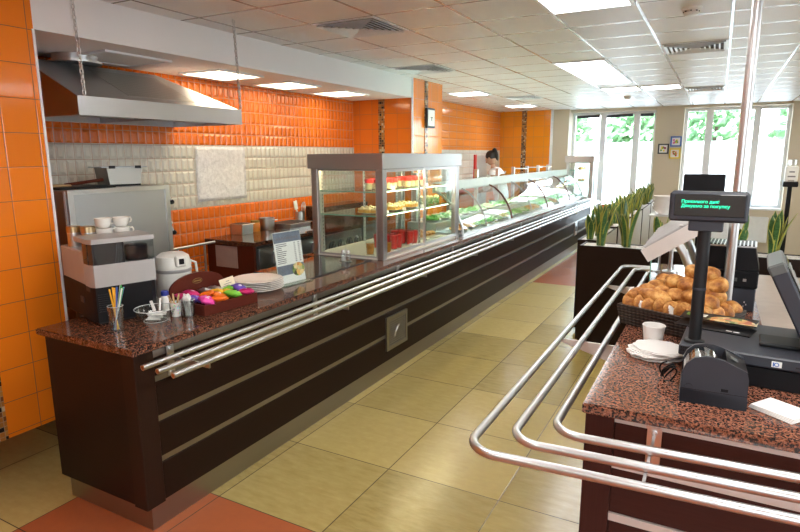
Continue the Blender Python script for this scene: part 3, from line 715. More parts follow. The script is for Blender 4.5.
MB().lathe([(0, 0), (.065, 0), (.07, .01), (.07, .105), (.075, .11), (.066, .11), (.064, .02), (0, .02)], n=28).build('pot_body', 'steel', sp_); MB().tube([(.07, 0, .09), (.10, .0, .095), (.10, .03, .095), (.066, .03, .09)], .005, 8).build('handle', 'alu', sp_)
gn_pan(-3.64, 4.45, .26, .34, .04, 'wide flat steel tray on the kitchen counter below the whisks', 'flat_tray')['category'] = 'tray'
uh = thing('utensil_holder', 'steel utensil holder with white spatula at the granite upstand', 'utensil holder', (-3.735, 4.72, .9665))
MB().lathe([(0, 0), (.05, 0), (.05, .12), (.046, .12), (.046, .01), (0, .01)]).build('pot_body', 'steel', uh)
for nm, lb, dx, mt in (('spatula', 'white plastic spatula standing in the utensil holder', -.02, 'white_plastic'), ('whisk', 'wire whisk standing in the utensil holder beside the spatula', .012, 'steel')):
    t = thing(nm, lb, nm, (-3.735, 4.72+dx, .98))
    if nm == 'spatula':
        MB().tube([(0, 0, 0), (0, -.03, .13)], .007, 8).build('handle', mt, t); MB().obox((0, -.04, .175), (.012, .05, .09), (.2, 0, 0), .004).build('blade', mt, t)
    else:
        MB().tube([(0, 0, 0), (.01, .03, .10)], .006, 8).build('handle', mt, t)
        m = MB()
        for k in range(4):
            a = k*PI/4; m.tube([(.01+.022*math.cos(a)*math.sin(q), .03+.022*math.sin(a)*math.sin(q)+.02*(q/PI), .10+.1*(1-math.cos(q))/2) for q in [PI*j/6 for j in range(7)]], .0018, 5)
            m.tube([(.01-.022*math.cos(a)*math.sin(q), .03-.022*math.sin(a)*math.sin(q)+.02*(q/PI), .10+.1*(1-math.cos(q))/2) for q in [PI*j/6 for j in range(7)]], .0018, 5)
        m.build('wires', mt, t)
tw = thing('towel_rail', 'chrome standing rail in front of the orange tiles by the oven', 'rail', (-3.62, 3.25, 0))
MB().tube([(-3.62, 3.02, .945), (-3.62, 3.44, .95)], .011, 12).build('rail', 'chrome', tw, w=True)
for y in (3.33, 3.06): MB().tube([(-3.62, y, .94), (-3.62, y, 0)], .009, 10).build('post', 'chrome', tw, w=True)
for z in (.86, .80, .74): MB().tube([(-3.62, 3.06, z), (-3.62, 3.33, z)], .004, 8).build('crossbar', 'copper', tw, w=True)
ps = MB()
g = 14
vs = [[ps.b.verts.new((-3.752+.005*math.sin(i*1.7+j*.9)*math.cos(j*1.3), 3.42+.57*i/g, 1.275+.45*j/g)) for j in range(g+1)] for i in range(g+1)]
for i in range(g):
    for j in range(g): ps.b.faces.new((vs[i][j], vs[i+1][j], vs[i+1][j+1], vs[i][j+1]))
o = ps.build('plastic_sheet', 'plastic_sheet', loc=(-3.75, 3.7, 1.5), ang=180); tag(o, 'crinkled translucent plastic sheet stuck on the white relief tiles', 'plastic sheet')
sm_ = o.modifiers.new('t', 'SOLIDIFY'); sm_.thickness = .002
# framed panel on the pillar
fp = thing('framed_notice', 'small white framed notice on the mosaic strip of the orange pillar', 'notice', (-2.985, 6.20, 2.065))
B(0, .03, -.105, .105, -.11, .11, .006).build('frame', 'slate', fp); B(.030, .034, -.085, .085, -.09, .09).build('sheet', 'paper', fp)
m = MB(); m.box(.034, .0345, -.02, .03, .0, .012).box(.034, .0345, -.005, .012, -.03, .0); m.build('printed_mark', 'ink', fp)
# doorway in the rear kitchen wall
dr = bpy.data.objects.new('door_1', None); C.objects.link(dr); struct(dr); dr.location = (-3.87, 10.25, 0)
MB().box(0, .03, -.36, -.28, 0, 1.65).box(0, .02, -.28, .28, 1.08, 1.11).build('door_frame', 'red', dr); B(0, .012, -.28, .28, 0, 1.63).build('door_leaf', 'grey', dr)
MB().tube([(.012, .2, .95), (.05, .2, .95), (.05, .1, .95)], .01, 8).build('door_handle', 'alu', dr)
rw = B(-3.868, -3.60, 8.4, 9.9, 1.05, 1.10).build('wall_shelf', 'red', loc=(-3.75, 9.1, 1.05)); tag(rw, 'red shelf edge on the white tiles behind the worker', 'shelf')

# ------------------------------------------------------------------ person behind the salad display
def skin_mesh(nodes, edges, root=0, sub=2):
    me = bpy.data.meshes.new('s'); me.from_pydata([n[0] for n in nodes], edges, []); o = bpy.data.objects.new('s', me); C.objects.link(o)
    md = o.modifiers.new('k', 'SKIN'); md.use_smooth_shade = True
    for i, v in enumerate(me.skin_vertices[0].data):
        rr = nodes[i][1]; v.radius = rr if isinstance(rr, tuple) else (rr, rr); v.use_root = (i == root)
    sb = o.modifiers.new('b', 'SUBSURF'); sb.levels = sub; sb.render_levels = sub
    dg = bpy.context.evaluated_depsgraph_get(); dg.update()
    out = bpy.data.meshes.new_from_object(o.evaluated_get(dg)); bpy.data.objects.remove(o); return out
pz = thing('person', 'person in white shirt with dark tied-up hair bending behind the salad display', 'person', (-3.12, 9.3, 0), R(172))
# faces local +x ; leaning forward
nd = [((0, 0, .92), (.15, .12)), ((.03, 0, 1.08), (.135, .105)), ((.09, 0, 1.25), (.15, .11)), ((.14, 0, 1.375), (.10, .075)), ((.165, 0, 1.43), .052), ((.195, 0, 1.50), .05),
      ((0, .09, .84), .09), ((.01, .095, .48), .06), ((0, .095, .09), .042), ((.13, .10, .035), .034), ((0, -.09, .84), .09), ((.01, -.095, .48), .06), ((0, -.095, .09), .042), ((.13, -.10, .035), .034)]
ed = [(0, 1), (1, 2), (2, 3), (3, 4), (4, 5), (0, 6), (6, 7), (7, 8), (8, 9), (0, 10), (10, 11), (11, 12), (12, 13)]
for s in (1, -1):
    b0 = len(nd)
    nd += [((.12, s*.165, 1.335), .055), ((.16, s*.20, 1.12), .042), ((.36, s*.15, 1.04), .032), ((.41, s*.13, 1.03), (.02, .03))]
    ed += [(3, b0), (b0, b0+1), (b0+1, b0+2), (b0+2, b0+3)]
    for k, (dy, ln) in enumerate(((-.026, .065), (-.009, .078), (.008, .074), (.024, .058))):
        i = len(nd); nd += [((.45, s*.13+dy, 1.025), .009), ((.45+ln*.6, s*.13+dy*1.2, 1.015), .0085), ((.45+ln, s*.13+dy*1.2, .995), .007)]
        ed += [(b0+3, i), (i, i+1), (i+1, i+2)]
    i = len(nd); nd += [((.42, s*.13-s*.035, 1.025), .010), ((.455, s*.13-s*.055, 1.015), .008)]; ed += [(b0+3, i), (i, i+1)]
body = skin_mesh(nd, ed)
bm = bmesh.new(); bm.from_mesh(body)
hb = MB(); hb.b.free(); hb.b = bm
hr = Matrix.Rotation(R(28), 3, 'Y')
def hp(x, y, z): return Vector((.225, 0, 1.585))+hr @ Vector((x, y, z))
hb.blob(hp(0, 0, 0), (.092, .075, .115), 3, rot=(0, R(28), 0)); hb.blob(hp(.095, 0, -.012), (.022, .013, .022), 2, rot=(0, R(28), 0))
for s in (1, -1): hb.blob(hp(-.005, s*.075, -.01), (.022, .010, .032), 2, rot=(0, R(28), 0))
bo = hb.build('body', 'skin', pz, ang=180)
e_ = MB()
for s in (1, -1): e_.blob(hp(.082, s*.03, .015), (.010, .012, .006), 1)
e_.build('eyes', 'black', pz); MB().blob(hp(.082, 0, -.055), (.012, .024, .006), 1).build('mouth', 'beet', pz)
h_ = MB().blob(hp(-.018, 0, .032), (.096, .082, .102), 3, rot=(0, R(28), 0)); h_.blob(hp(-.115, 0, .085), (.045, .04, .042), 2, .1); h_.blob(hp(-.12, .01, -.0), (.03, .028, .09), 2, .1, rot=(0, R(12), 0))
h_.build('hair', 'hair', pz, ang=180)
def cloth(nodes, edges, name, mt):
    me = skin_mesh(nodes, edges); me.name = name; me.materials.clear(); me.materials.append(M[mt]); o = bpy.data.objects.new(name, me); C.objects.link(o); o.parent = pz
    for p in me.polygons: p.use_smooth = True
sn = [((0, 0, .84), (.172, .14)), ((.03, 0, 1.08), (.152, .122)), ((.09, 0, 1.25), (.168, .127)), ((.14, 0, 1.385), (.115, .088)), ((.155, 0, 1.415), .066)]
se = [(0, 1), (1, 2), (2, 3), (3, 4)]
for s in (1, -1):
    i = len(sn); sn += [((.12, s*.168, 1.335), .068), ((.158, s*.2, 1.13), .056), ((.26, s*.175, 1.08), .048)]; se += [(3, i), (i, i+1), (i+1, i+2)]
cloth(sn, se, 'shirt', 'shirt')
cloth([((0, 0, .93), (.16, .13)), ((0, .09, .84), .10), ((.01, .095, .48), .072), ((0, .095, .10), .06), ((0, -.09, .84), .10), ((.01, -.095, .48), .072), ((0, -.095, .10), .06)], [(0, 1), (1, 2), (2, 3), (0, 4), (4, 5), (5, 6)], 'trousers', 'trousers')

# ------------------------------------------------------------------ things on the long counter
Z = .8765
cm_ = thing('coffee_machine', 'black and silver automatic coffee machine at the counter end', 'coffee machine', (-2.471, 1.60, Z), R(73.7))
Wd, Dp = .295, .44   # local x = along the front, y = towards the back, front at y = 0
m = MB(); m.prism([(.012, .006), (.03, 0), (Wd-.03, 0), (Wd, .03), (Wd, Dp), (0, Dp), (0, .03)], .165, Matrix.Translation((0, 0, .012)))
m.build('lower_body', 'black', cm_)
B(.02, Wd-.02, .02, Dp-.02, 0, .012).build('foot_plate', 'black_mat', cm_)
m = MB(); m.prism([(.0, .03), (.012, .004), (.03, -.002), (Wd-.005, -.002), (Wd+.002, .03), (Wd+.002, .10), (.0, .10)], .105, Matrix.Translation((0, 0, .177)))
m.build('silver_band', 'silver_plastic', cm_)
B(.0, Wd, .10, Dp, .177, .335, .006).build('silver_side_body', 'silver_plastic', cm_)
m = MB(); m.prism([(.0, .03), (.012, .004), (.03, -.003), (.15, -.003), (.15, .10), (.0, .10)], .098, Matrix.Translation((0, 0, .282)))
m.build('control_window', 'screen_glass', cm_)
m = MB(); m.prism([(.15, -.002), (Wd-.005, -.002), (Wd+.002, .03), (Wd+.002, .10), (.15, .10)], .098, Matrix.Translation((0, 0, .282)))
m.build('water_tank', 'glass_cup', cm_)
MB().lathe([(0, .0), (.05, 0), (.052, .07), (0, .075)], (.225, .05, .284), 24).build('brew_unit', 'black', cm_)
m = MB(); m.prism([(-.004, .03), (.01, -.004), (.03, -.008), (Wd-.002, -.008), (Wd+.006, .03), (Wd+.006, .20), (-.004, .20)], .022, Matrix.Translation((0, 0, .38)))
m.build('lid', 'silver_plastic', cm_)
m = MB()
for k in range(9): m.box(.018, .075, -.0015, .003, .06+k*.010, .064+k*.010)
m.build('vent_slots', 'black_mat', cm_)
B(.11, .29, .21, .43, .335, .372, .004).build('cup_tray', 'silver_plastic', cm_)
B(-.004, .001, .14, .19, .085, .115, .002).build('side_button', 'slate', cm_)
B(-.003, .003, .035, .09, .155, .175).build('side_notch', 'dark_void', cm_)
def P(dx, dy, z): # machine frame -> world
    a = R(73.7); return (-2.471+dx*math.cos(a)-dy*math.sin(a), 1.60+dx*math.sin(a)+dy*math.cos(a), Z+z)
for k, (dx, dy) in enumerate(((.04, .33), (.085, .27))):
    t = thing('steel_shaker', ['brass-tinted steel shaker at the back on the coffee machine', 'brass-tinted steel shaker beside the cups on the coffee machine'][k], 'shaker', P(dx, dy, .3355), 0, 'steel shakers')
    MB().lathe([(0, 0), (.031, 0), (.032, .004), (.032, .072), (0, .072)], n=24).build('body', 'steel', t); MB().lathe([(.0325, .07), (.034, .072), (.034, .098), (.03, .101), (0, .101)], n=24).build('lid', 'lid_brass', t)
    MB().lathe([(.033, .066), (.0335, .068), (.033, .07)], n=24).build('seam_ring', 'alu', t)
def cup_mesh(t):
    MB().lathe([(0, .003), (.022, .003), (.024, 0), (.027, .003), (.036, .02), (.040, .048), (.038, .049), (.034, .022), (.024, .008), (0, .007)], n=26).build('bowl', 'china', t)
    MB().tube([(.038, 0, .042), (.052, 0, .043), (.058, 0, .032), (.052, 0, .02), (.035, 0, .017)], .004, 8).build('handle', 'china', t)
cp = None
for k, (dx, dy, dz, lb) in enumerate(((.155, .26, .3725, 'lower white cup nearest the shakers on the coffee machine'), (.24, .255, .3725, 'lower white cup over the water tank of the coffee machine'), (.165, .36, .3725, 'white cup behind the lid of the coffee machine'), (.155, .26, .4225, 'upper white cup nearest the shakers on the coffee machine'), (.24, .255, .4225, 'upper white cup with handle out over the water tank'))):
    if cp is None:
        cp = thing('coffee_cup', lb, 'cup', P(dx, dy, dz), R(60), 'white cups on the coffee machine'); cup_mesh(cp)
    else: dup(cp, P(dx, dy, dz), R(60+k*7), lb)
def tumbler(t, r0, r1, h, mat='glass_cup', wall=.002):
    MB().lathe([(0, 0), (r0, 0), (r1, h), (r1-wall, h), (r0-wall, .006), (0, .006)], n=26).build('tumbler_body', mat, t)
    MB().tube([((r1-.001)*math.cos(2*PI*j/28), (r1-.001)*math.sin(2*PI*j/28), h) for j in range(28)], .0011, 6, closed=True).build('rim', 'glass_rim', t)
SX, SY = -2.325, 1.60
sg = thing('straw_glass', 'tall clear glass holding coloured straws in front of the coffee machine', 'glass', (SX, SY, Z)); tumbler(sg, .028, .034, .115)
st = None
random.seed(3)
for k, (mt, cn, a) in enumerate((('straw_yellow', 'first yellow', 2.6), ('straw_yellow', 'second yellow', 2.9), ('straw_yellow', 'third yellow', 2.3), ('straw_blue', 'blue', 2.0), ('straw_blue', 'darker blue', .9), ('straw_green', 'first green', 1.6), ('straw_green', 'second green', .5), ('straw_white', 'first white', .2), ('straw_white', 'second white', 1.9))):
    lean = random.uniform(.03, .045); a += random.uniform(-.2, .2)
    b = Vector((-.014*math.cos(a), -.014*math.sin(a), .008)); e = Vector((.042*math.cos(a), .042*math.sin(a), .195+random.uniform(-.012, .01)))
    o = MB().tube([b, e], .0036, 8).build('drinking_straw', mt); o.location = (SX, SY, Z)
    tag(o, cn.split()[-1]+' plastic drinking straw standing in the tall clear glass', 'straw', 'straws in the tall glass')
bw = thing('glass_bowl', 'clear glass bowl of paper sugar sticks on the granite worktop', 'bowl', (-2.305, 1.79, Z))
MB().lathe([(0, 0), (.05, 0), (.056, .005), (.084, .03), (.094, .062), (.090, .062), (.079, .03), (.052, .009), (0, .007)], n=32).build('bowl_body', 'glass', bw)
for rr_, zz_ in ((.092, .062), (.053, .003)): MB().tube([(rr_*math.cos(2*PI*j/36), rr_*math.sin(2*PI*j/36), zz_) for j in range(36)], .0016, 6, closed=True).build('rim' if zz_ > .01 else 'foot_ring', 'glass_rim', bw)
random.seed(5)
for k in range(20):
    a = random.uniform(-.5, .5)+.6; rr = random.uniform(0, .026); ph = random.uniform(0, 2*PI)
    o = MB().obox((0, 0, 0), (.066, .012, .004), (random.uniform(-.12, .12), random.uniform(-.1, .1), 0), .0012).build('sugar_stick', 'paper'); o.location = (-2.305+rr*math.cos(ph), 1.79+rr*math.sin(ph), Z+.012+.0016*k); o.rotation_euler = (0, 0, a)
    tag(o, 'white and pink paper sugar stick lying in the glass bowl', 'sugar stick', 'sugar sticks in the glass bowl')
for k in range(2):
    o = MB().obox((0, 0, .03), (.013, .005, .06), (0, 0, 0), .0015).build('sugar_stick', 'paper'); o.location = (-2.31+.016*k-.01, 1.80+.016*k, Z+.044); o.rotation_euler = (.35-.3*k, .3*k-.2, .8+k)
    tag(o, 'paper sugar stick standing upright in the glass bowl', 'sugar stick', 'upright sugar sticks')
mk = thing('marker_jar', 'small white jar with blue cap behind the dotted paper cup', 'jar', (-2.42, 1.945, Z))
MB().lathe([(0, 0), (.018, 0), (.018, .075), (.015, .08), (0, .08)]).build('jar_body', 'white_plastic', mk); MB().lathe([(.0185, .078), (.0185, .098), (.015, .102), (0, .102)]).build('cap', 'marker_blue', mk)
dcup = thing('paper_cup', 'dotted paper cup of wooden stirrers beside the glass bowl', 'cup', (-2.285, 1.895, Z))
MB().lathe([(0, 0), (.021, 0), (.028, .07), (.0295, .071), (.0265, .068), (.02, .006), (0, .006)], n=26).build('cup_body', 'dotted', dcup)
for k in range(7):
    a = 2.2+k*.55; o = MB().obox((0, 0, .052), (.006, .0016, .104), (0, 0, 0)).build('wooden_stirrer', 'wood_light'); o.location = (-2.285+.008*math.cos(a), 1.895+.008*math.sin(a), Z+.008); o.rotation_euler = (-.3*math.sin(a), .3*math.cos(a), a)
    tag(o, 'flat wooden stirrer standing in the dotted paper cup', 'stirrer', 'stirrers in the paper cup')
gl = thing('spoon_glass', 'clear glass packed with plastic spoons next to the tea box', 'glass', (-2.215, 1.91, Z)); tumbler(gl, .028, .034, .088)
random.seed(9)
spn = None
for k in range(14):
    a = random.uniform(0, 2*PI); rr = random.uniform(.004, .017)
    loc = (-2.215+rr*math.cos(a), 1.91+rr*math.sin(a), Z+.008); rot = (-.12*math.sin(a), .12*math.cos(a), random.uniform(0, 6))
    if spn is None:
        m = MB().tube([(0, 0, 0), (0, 0, .075)], [.003, .0022], 6); m.blob((0, 0, .088), (.006, .0025, .013), 2)
        spn = m.build('plastic_spoon', 'white_plastic'); tag(spn, 'small white plastic spoon standing in the clear glass by the tea box', 'spoon', 'spoons in the clear glass'); o = spn
    else: o = spn.copy(); C.objects.link(o)
    o.location = loc; o.rotation_euler = rot; o.scale = (1, 1, random.uniform(.85, 1.08))
pot = thing('thermo_pot', 'cream white electric thermo pot behind the tea box', 'thermo pot', (-2.60, 2.16, Z), R(-15))
MB().lathe([(0, 0), (.085, 0), (.092, .01), (.095, .12), (.093, .165), (0, .165)], n=32).build('pot_body', 'cream_plastic', pot)
MB().lathe([(.094, .150), (.097, .155), (.097, .168), (.094, .17)], n=32).build('seam_band', 'silver_plastic', pot)
MB().lathe([(.094, .168), (.096, .19), (.085, .235), (.06, .252), (0, .256)], n=32).build('lid', 'cream_plastic', pot)
B(.078, .105, -.03, .03, .185, .245, .006).build('spout_panel', 'cream_plastic', pot); B(.104, .107, -.014, .014, .20, .23, .002).build('push_button', 'black', pot)
MB().tube([(0, .094, .2), (.02, .122, .185), (.02, .128, .12), (0, .098, .09)], .007, 8).build('handle', 'cream_plastic', pot)
tb = thing('tea_box', 'dark wooden tea box with arched back board and open front tray', 'tea box', (-2.145, 1.945, Z), R(-5))
# local x back (negative), y along
MB().box(-.012, 0, 0, .345, 0, .055, .002).build('front_board', 'boxwood', tb)
for y in (0, .333): B(-.265, -.012, y, y+.012, 0, .055, .002).build('end_board', 'boxwood', tb)
B(-.265, -.012, .012, .333, 0, .006).build('tray_floor', 'boxwood', tb)
ar = [(0, 0), (.345, 0), (.345, .09)]+[(.1725+.1725*math.cos(q), .09+.075*math.sin(q)) for q in [PI*j/14 for j in range(1, 14)]]+[(0, .09)]
bk = MB().prism(ar, .012, Matrix.Translation((-.277, 0, 0)) @ Matrix(((0, 0, 1, 0), (1, 0, 0, 0), (0, 1, 0, 0), (0, 0, 0, 1)))).build('back_board', 'boxwood', tb)
em = MB().tube([(-.2645, .17+.03*math.cos(q), .12+.013*math.sin(q)) for q in [2*PI*j/20 for j in range(20)]], .0012, 5, closed=True)
em.box(-.2652, -.2643, .148, .192, .117, .1225); em.build('gold_emblem', 'gold', bk)
for y in (.12, .225): B(-.26, -.014, y, y+.004, .006, .045).build('divider', 'boxwood', tb)
sc_cols = [('sachet_pink', 'pink'), ('sachet_orange', 'orange'), ('sachet_green', 'green'), ('sachet_magenta', 'magenta'), ('sachet_pink', 'pink'), ('sachet_orange', 'orange'), ('sachet_yellow', 'yellow'), ('sachet_violet', 'violet'), ('sachet_violet', 'violet'), ('sachet_orange', 'orange'), ('sachet_yellow', 'yellow'), ('sachet_green', 'green'), ('sachet_magenta', 'magenta'), ('alu', 'silver'), ('alu', 'silver'), ('sachet_magenta', 'magenta')]
random.seed(12)
def sachet(mt):
    m = MB(); b = m.b; n = 8; vv = {}
    for s in (1, -1):
        for i in range(n+1):
            for j in range(n+1):
                a, c_ = i/n*2-1, j/n*2-1; h = .016*(1-a**4)*(1-c_**4)*(1+.3*math.sin(9*a+5*c_*s))
                if s == -1 and (i in (0, n) or j in (0, n)): vv[s, i, j] = vv[1, i, j]
                else: vv[s, i, j] = b.verts.new((a*.034, c_*.042, s*h))
        for i in range(n):
            for j in range(n): b.faces.new((vv[s, i, j], vv[s, i+1, j], vv[s, i+1, j+1], vv[s, i, j+1]))
    o = m.build('tea_sachet', mt, ang=180)
    return o
grid_pos = [(-.04, .05), (-.04, .135), (-.04, .23), (-.04, .325), (-.075, .085), (-.085, .17), (-.09, .25), (-.10, .335), (-.135, .055), (-.135, .14), (-.14, .22), (-.15, .31), (-.2, .09), (-.19, .18), (-.205, .26), (-.22, .05)]
for k, ((mt, cn), (x, y)) in enumerate(zip(sc_cols, grid_pos)):
    o = sachet(mt); a = R(-5); row_ = 'front' if x > -.06 else 'second' if x > -.12 else 'third' if x > -.17 else 'back'
    o.location = (-2.145+x*math.cos(a)-y*math.sin(a), 1.945+x*math.sin(a)+y*.92*math.cos(a), Z+.06+random.uniform(0, .014)); o.rotation_euler = (random.uniform(-.3, .3), random.uniform(.1, .5), random.uniform(-.6, .6)+PI/2)
    tag(o, '%s foil tea sachet in the %s row of the wooden tea box%s' % (cn, row_, ''), 'tea sachet', 'tea sachets in the wooden box')
    pr = MB(); pr.blob((0, 0, .015), (.012, .010, .0035), 2); q = pr.build('printed_mark', 'paper', o)
pc = thing('price_card', 'cream price card standing among the tea sachets', 'card', (-2.30, 2.26, Z+.055), R(-20))
MB().obox((0, 0, .035), (.003, .085, .062), (.18, -.25, 0)).build('card_sheet', 'card', pc)
m = MB()
for k, (l, z) in enumerate(((.02, .048), (.045, .036), (.035, .024))): m.obox((.0025-(z-.035)*.24, -.0+(-.01 if k == 2 else 0), z), (.001, l, .003), (.18, -.25, 0))
m.build('print_lines', 'ink', pc)
pl = None
for k in range(6):
    lb = 'white oval dinner plate in the stack beside the tea box' if k < 5 else 'white dinner plate on top of the stack beside the tea box'
    if pl is None:
        pl = thing('dinner_plate', lb, 'plate', (-2.32, 2.52, Z), 0, 'stacked dinner plates')
        MB().lathe([(0, .004), (.085, .004), (.09, 0), (.095, .004), (.145, .017), (.149, .019), (.145, .021), (.093, .009), (0, .008)], n=48).build('plate_body', 'china', pl)
    else: dup(pl, (-2.32+random.uniform(-.004, .004), 2.52+random.uniform(-.004, .004), Z+.0098*k), 0, lb)
sa = thing('saucer', 'small white saucer behind the plate stack on the worktop', 'saucer', (-2.52, 2.46, Z))
MB().lathe([(0, .003), (.045, .003), (.05, 0), (.055, .003), (.085, .014), (.087, .016), (.052, .008), (0, .007)], n=36).build('saucer_body', 'china', sa)
mn = thing('menu_stand', 'upright clear acrylic menu stand with printed card and pizza picture', 'menu stand', (-2.255, 2.76, Z), R(-6))
# faces local +x
tl = R(-8)
def mq(y0, y1, z0, z1, off, mat, name): # slab on the tilted card plane
    return MB().obox((off*math.cos(tl)+((z0+z1)/2)*math.sin(tl), (y0+y1)/2, ((z0+z1)/2)*math.cos(tl)-off*math.sin(tl)), (.0012, y1-y0, z1-z0), (0, tl, 0)).build(name, mat, mn)
B(-.03, .055, -.125, .125, 0, .006, .002).build('base', 'glass_shelf', mn)
mq(-.115, .115, .004, .32, -.001, 'paper', 'printed_card'); mq(-.118, .118, .004, .325, .0022, 'glass', 'acrylic_front')
mq(-.113, .113, .255, .316, .0002, 'ink_blue', 'heading_band'); mq(-.113, .113, .055, .115, .0002, 'ink_blue', 'picture_band')
def tilt(): return Matrix.Rotation(tl, 4, 'Y')
m = MB(); random.seed(2)
for k in range(11):
    z = .245-k*.0115; m.obox((.0008, -.10+(w0 := random.uniform(.04, .09))/2, z), (.0008, w0, .0045), (0, 0, 0)); m.obox((.0008, .055, z), (.0008, .014, .0045), (0, 0, 0)); m.obox((.0008, .09, z), (.0008, .014, .0045), (0, 0, 0))
for k in range(5): m.obox((.0012, -.075, .105-k*.010), (.0008, .05, .003), (0, 0, 0))
for k in range(9): m.obox((.0014, -.085+k*.021, .279), (.0008, .012, .015), (0, 0, 0))
bmesh.ops.transform(m.b, matrix=tilt(), verts=m.b.verts); m.build('print_lines', 'ink', mn)
m = MB(); m.prism([(.06+.052*math.cos(q), .078+.042*math.sin(q)) for q in [2*PI*j/28 for j in range(28)]], .0012, tilt() @ Matrix.Translation((.001, 0, 0)) @ Matrix(((0, 0, 1, 0), (1, 0, 0, 0), (0, 1, 0, 0), (0, 0, 0, 1)))); m.build('pizza_picture', 'pizza_print', mn)
hb_ = thing('induction_plate', 'flat black glass warming plate in front of the dessert case', 'warming plate', (-2.44, 3.12, Z))
B(-.25, .22, -.23, .515, 0, .006, .002).build('glass_top', 'glass_black', hb_); MB().box(-.253, .223, -.233, -.23, 0, .005).box(.22, .223, -.23, .515, 0, .005).build('edge_trim', 'slate', hb_)
ss = thing('cruet_rack', 'small wire rack with handle holding shakers before the dessert case', 'rack', (-2.36, 3.50, Z+.0062))
MB().tube([(-.03, 0, .004), (.03, 0, .004), (.03, .0, .03), (-.03, 0, .03), (-.03, 0, .004)], .0018, 6).tube([(0, 0, .004), (0, 0, .12), (.012, 0, .128), (0, 0, .136), (-.012, 0, .128), (0, 0, .12)], .0018, 6).box(-.045, .045, -.022, .022, 0, .003).build('wire_frame', 'steel', ss)
for k, (x, nm, mt) in enumerate(((-.022, 'salt', 'straw_white'), (.022, 'pepper', 'brown_void'))):
    t = thing('%s_shaker' % nm, 'glass %s shaker with steel cap in the small wire rack' % nm, 'shaker', (-2.36+x, 3.50, Z+.0095))
    MB().lathe([(0, 0), (.016, 0), (.017, .05), (.014, .06), (0, .06)], n=18).build('glass_body', 'glass_cup', t); MB().lathe([(0, .003), (.013, .003), (.013, .035), (0, .035)], n=14).build('contents', mt, t); MB().lathe([(.015, .058), (.0155, .07), (.01, .08), (0, .082)], n=18).build('cap', 'steel', t)
# ------------------------------------------------------------------ desserts inside the case
ZS = {0: .889, 1: 1.2012, 2: 1.3812}
GP = 'desserts in the glass case'
def tumbler_dessert(name, label, cat, loc, body, group, h=.085, r=.034, top=None):
    t = thing(name, label, cat, loc, 0, group)
    MB().lathe([(0, 0), (r*.82, 0), (r, h), (r-.002, h), (r*.82-.002, .004), (0, .004)], n=20).build('tumbler_body', 'glass', t)
    MB().lathe([(0, .005), (r*.82-.003, .005), (r-.004, h*.86), (0, h*.86)], n=20).build('contents', body, t)
    if top: MB().blob((0, 0, h*.9), (r*.8, r*.8, .014), 2, .15).build('topping', top, t)
    return t
t0 = None
for i in range(3):
    for j in range(4):
        loc = (-2.30-.076*i, 4.12+.08*j+(.13 if j > 1 else 0), ZS[0])
        if t0 is None: t0 = tumbler_dessert('jelly_glass', 'glass of red jelly on the lowest level of the dessert case', 'dessert', loc, 'jelly_red', 'red jelly glasses', .13, .037)
        else: dup(t0, loc)
t0 = None
for i, (x, y) in enumerate(((-2.33, 3.80), (-2.235, 3.90))):
    if t0 is None: t0 = tumbler_dessert('juice_glass', 'amber juice glass at the corner post of the dessert case', 'drink', (x, y, ZS[0]), 'amber', None, .10, .036)
    else: dup(t0, (x, y, ZS[0]), 0, 'amber juice glass further along, behind the one at the corner post')
random.seed(4)
pl2 = None
for i in range(3):
    y = 3.88+i*.30
    t = thing('serving_plate', ['white plate of cream cakes nearest the corner post, middle shelf', 'white plate of cream cakes at the door join, middle shelf', 'white plate of cream cakes at the far end, middle shelf'][i], 'plate', (-2.35, y, ZS[1]), 0, 'plates on the middle shelf')
    MB().lathe([(0, .003), (.07, .003), (.12, .012), (.122, .014), (.07, .007), (0, .006)], n=36).build('plate_body', 'china', t)
    for a in range(3):
        for b in range(3 if i < 2 else 2):
            c = thing('cream_cake', 'square cream topped cake on the %s plate of the middle shelf' % ['nearest', 'central', 'far'][i], 'cake', (-2.35+(a-1)*.058, y+(b-1)*.062, ZS[1]+.008), random.uniform(-.1, .1), 'cream cakes on the middle shelf')
            B(-.024, .024, -.026, .026, 0, .026, .003).build('sponge', 'cake', c); MB().box(-.025, .025, -.027, .027, .026, .036, .003).blob((0, 0, .04), (.014, .014, .011), 2, .1).build('cream_top', 'cream', c)
t0 = None
for i in range(2):
    for j in range(8):
        loc = (-2.31-.085*i, 3.90+.082*j+(.16 if j > 3 else 0), ZS[2])
        if t0 is None: t0 = tumbler_dessert('layered_dessert', 'red and cream layered dessert glass on the top shelf', 'dessert', loc, 'cream', 'layered desserts on the top shelf', .085, .034, None); MB().lathe([(0, .055), (.034, .055), (.0345, .085), (0, .088)], n=20).build('red_layer', 'jelly_red', t0)
        else: dup(t0, loc)
t0 = None
for i in range(5):
    loc = (-2.30-.07*(i % 2), 4.70+.062*i, ZS[1])
    if t0 is None: t0 = tumbler_dessert('salad_glass', 'small glass of salad with cream top on the middle shelf', 'salad', loc, 'salad', 'salad glasses on the middle shelf', .075, .032, 'cream')
    else: dup(t0, loc)
t = thing('serving_tray', 'white tray of pastries on the floor of the dessert case', 'tray', (-2.42, 4.86, ZS[0]))
MB().box(-.15, .15, -.17, .17, 0, .012, .003).build('tray_body', 'china', t)
for a in range(2):
    for b in range(4):
        o = MB().blob((0, 0, .02), (.045, .032, .022), 2, .1, a*5+b, low=-.018).build('pastry', 'pastry'); o.location = (-2.48+.115*a, 4.75+.075*b, ZS[0]+.0125)
        tag(o, 'golden brown pastry on the white tray in the dessert case', 'pastry', 'pastries on the white tray')
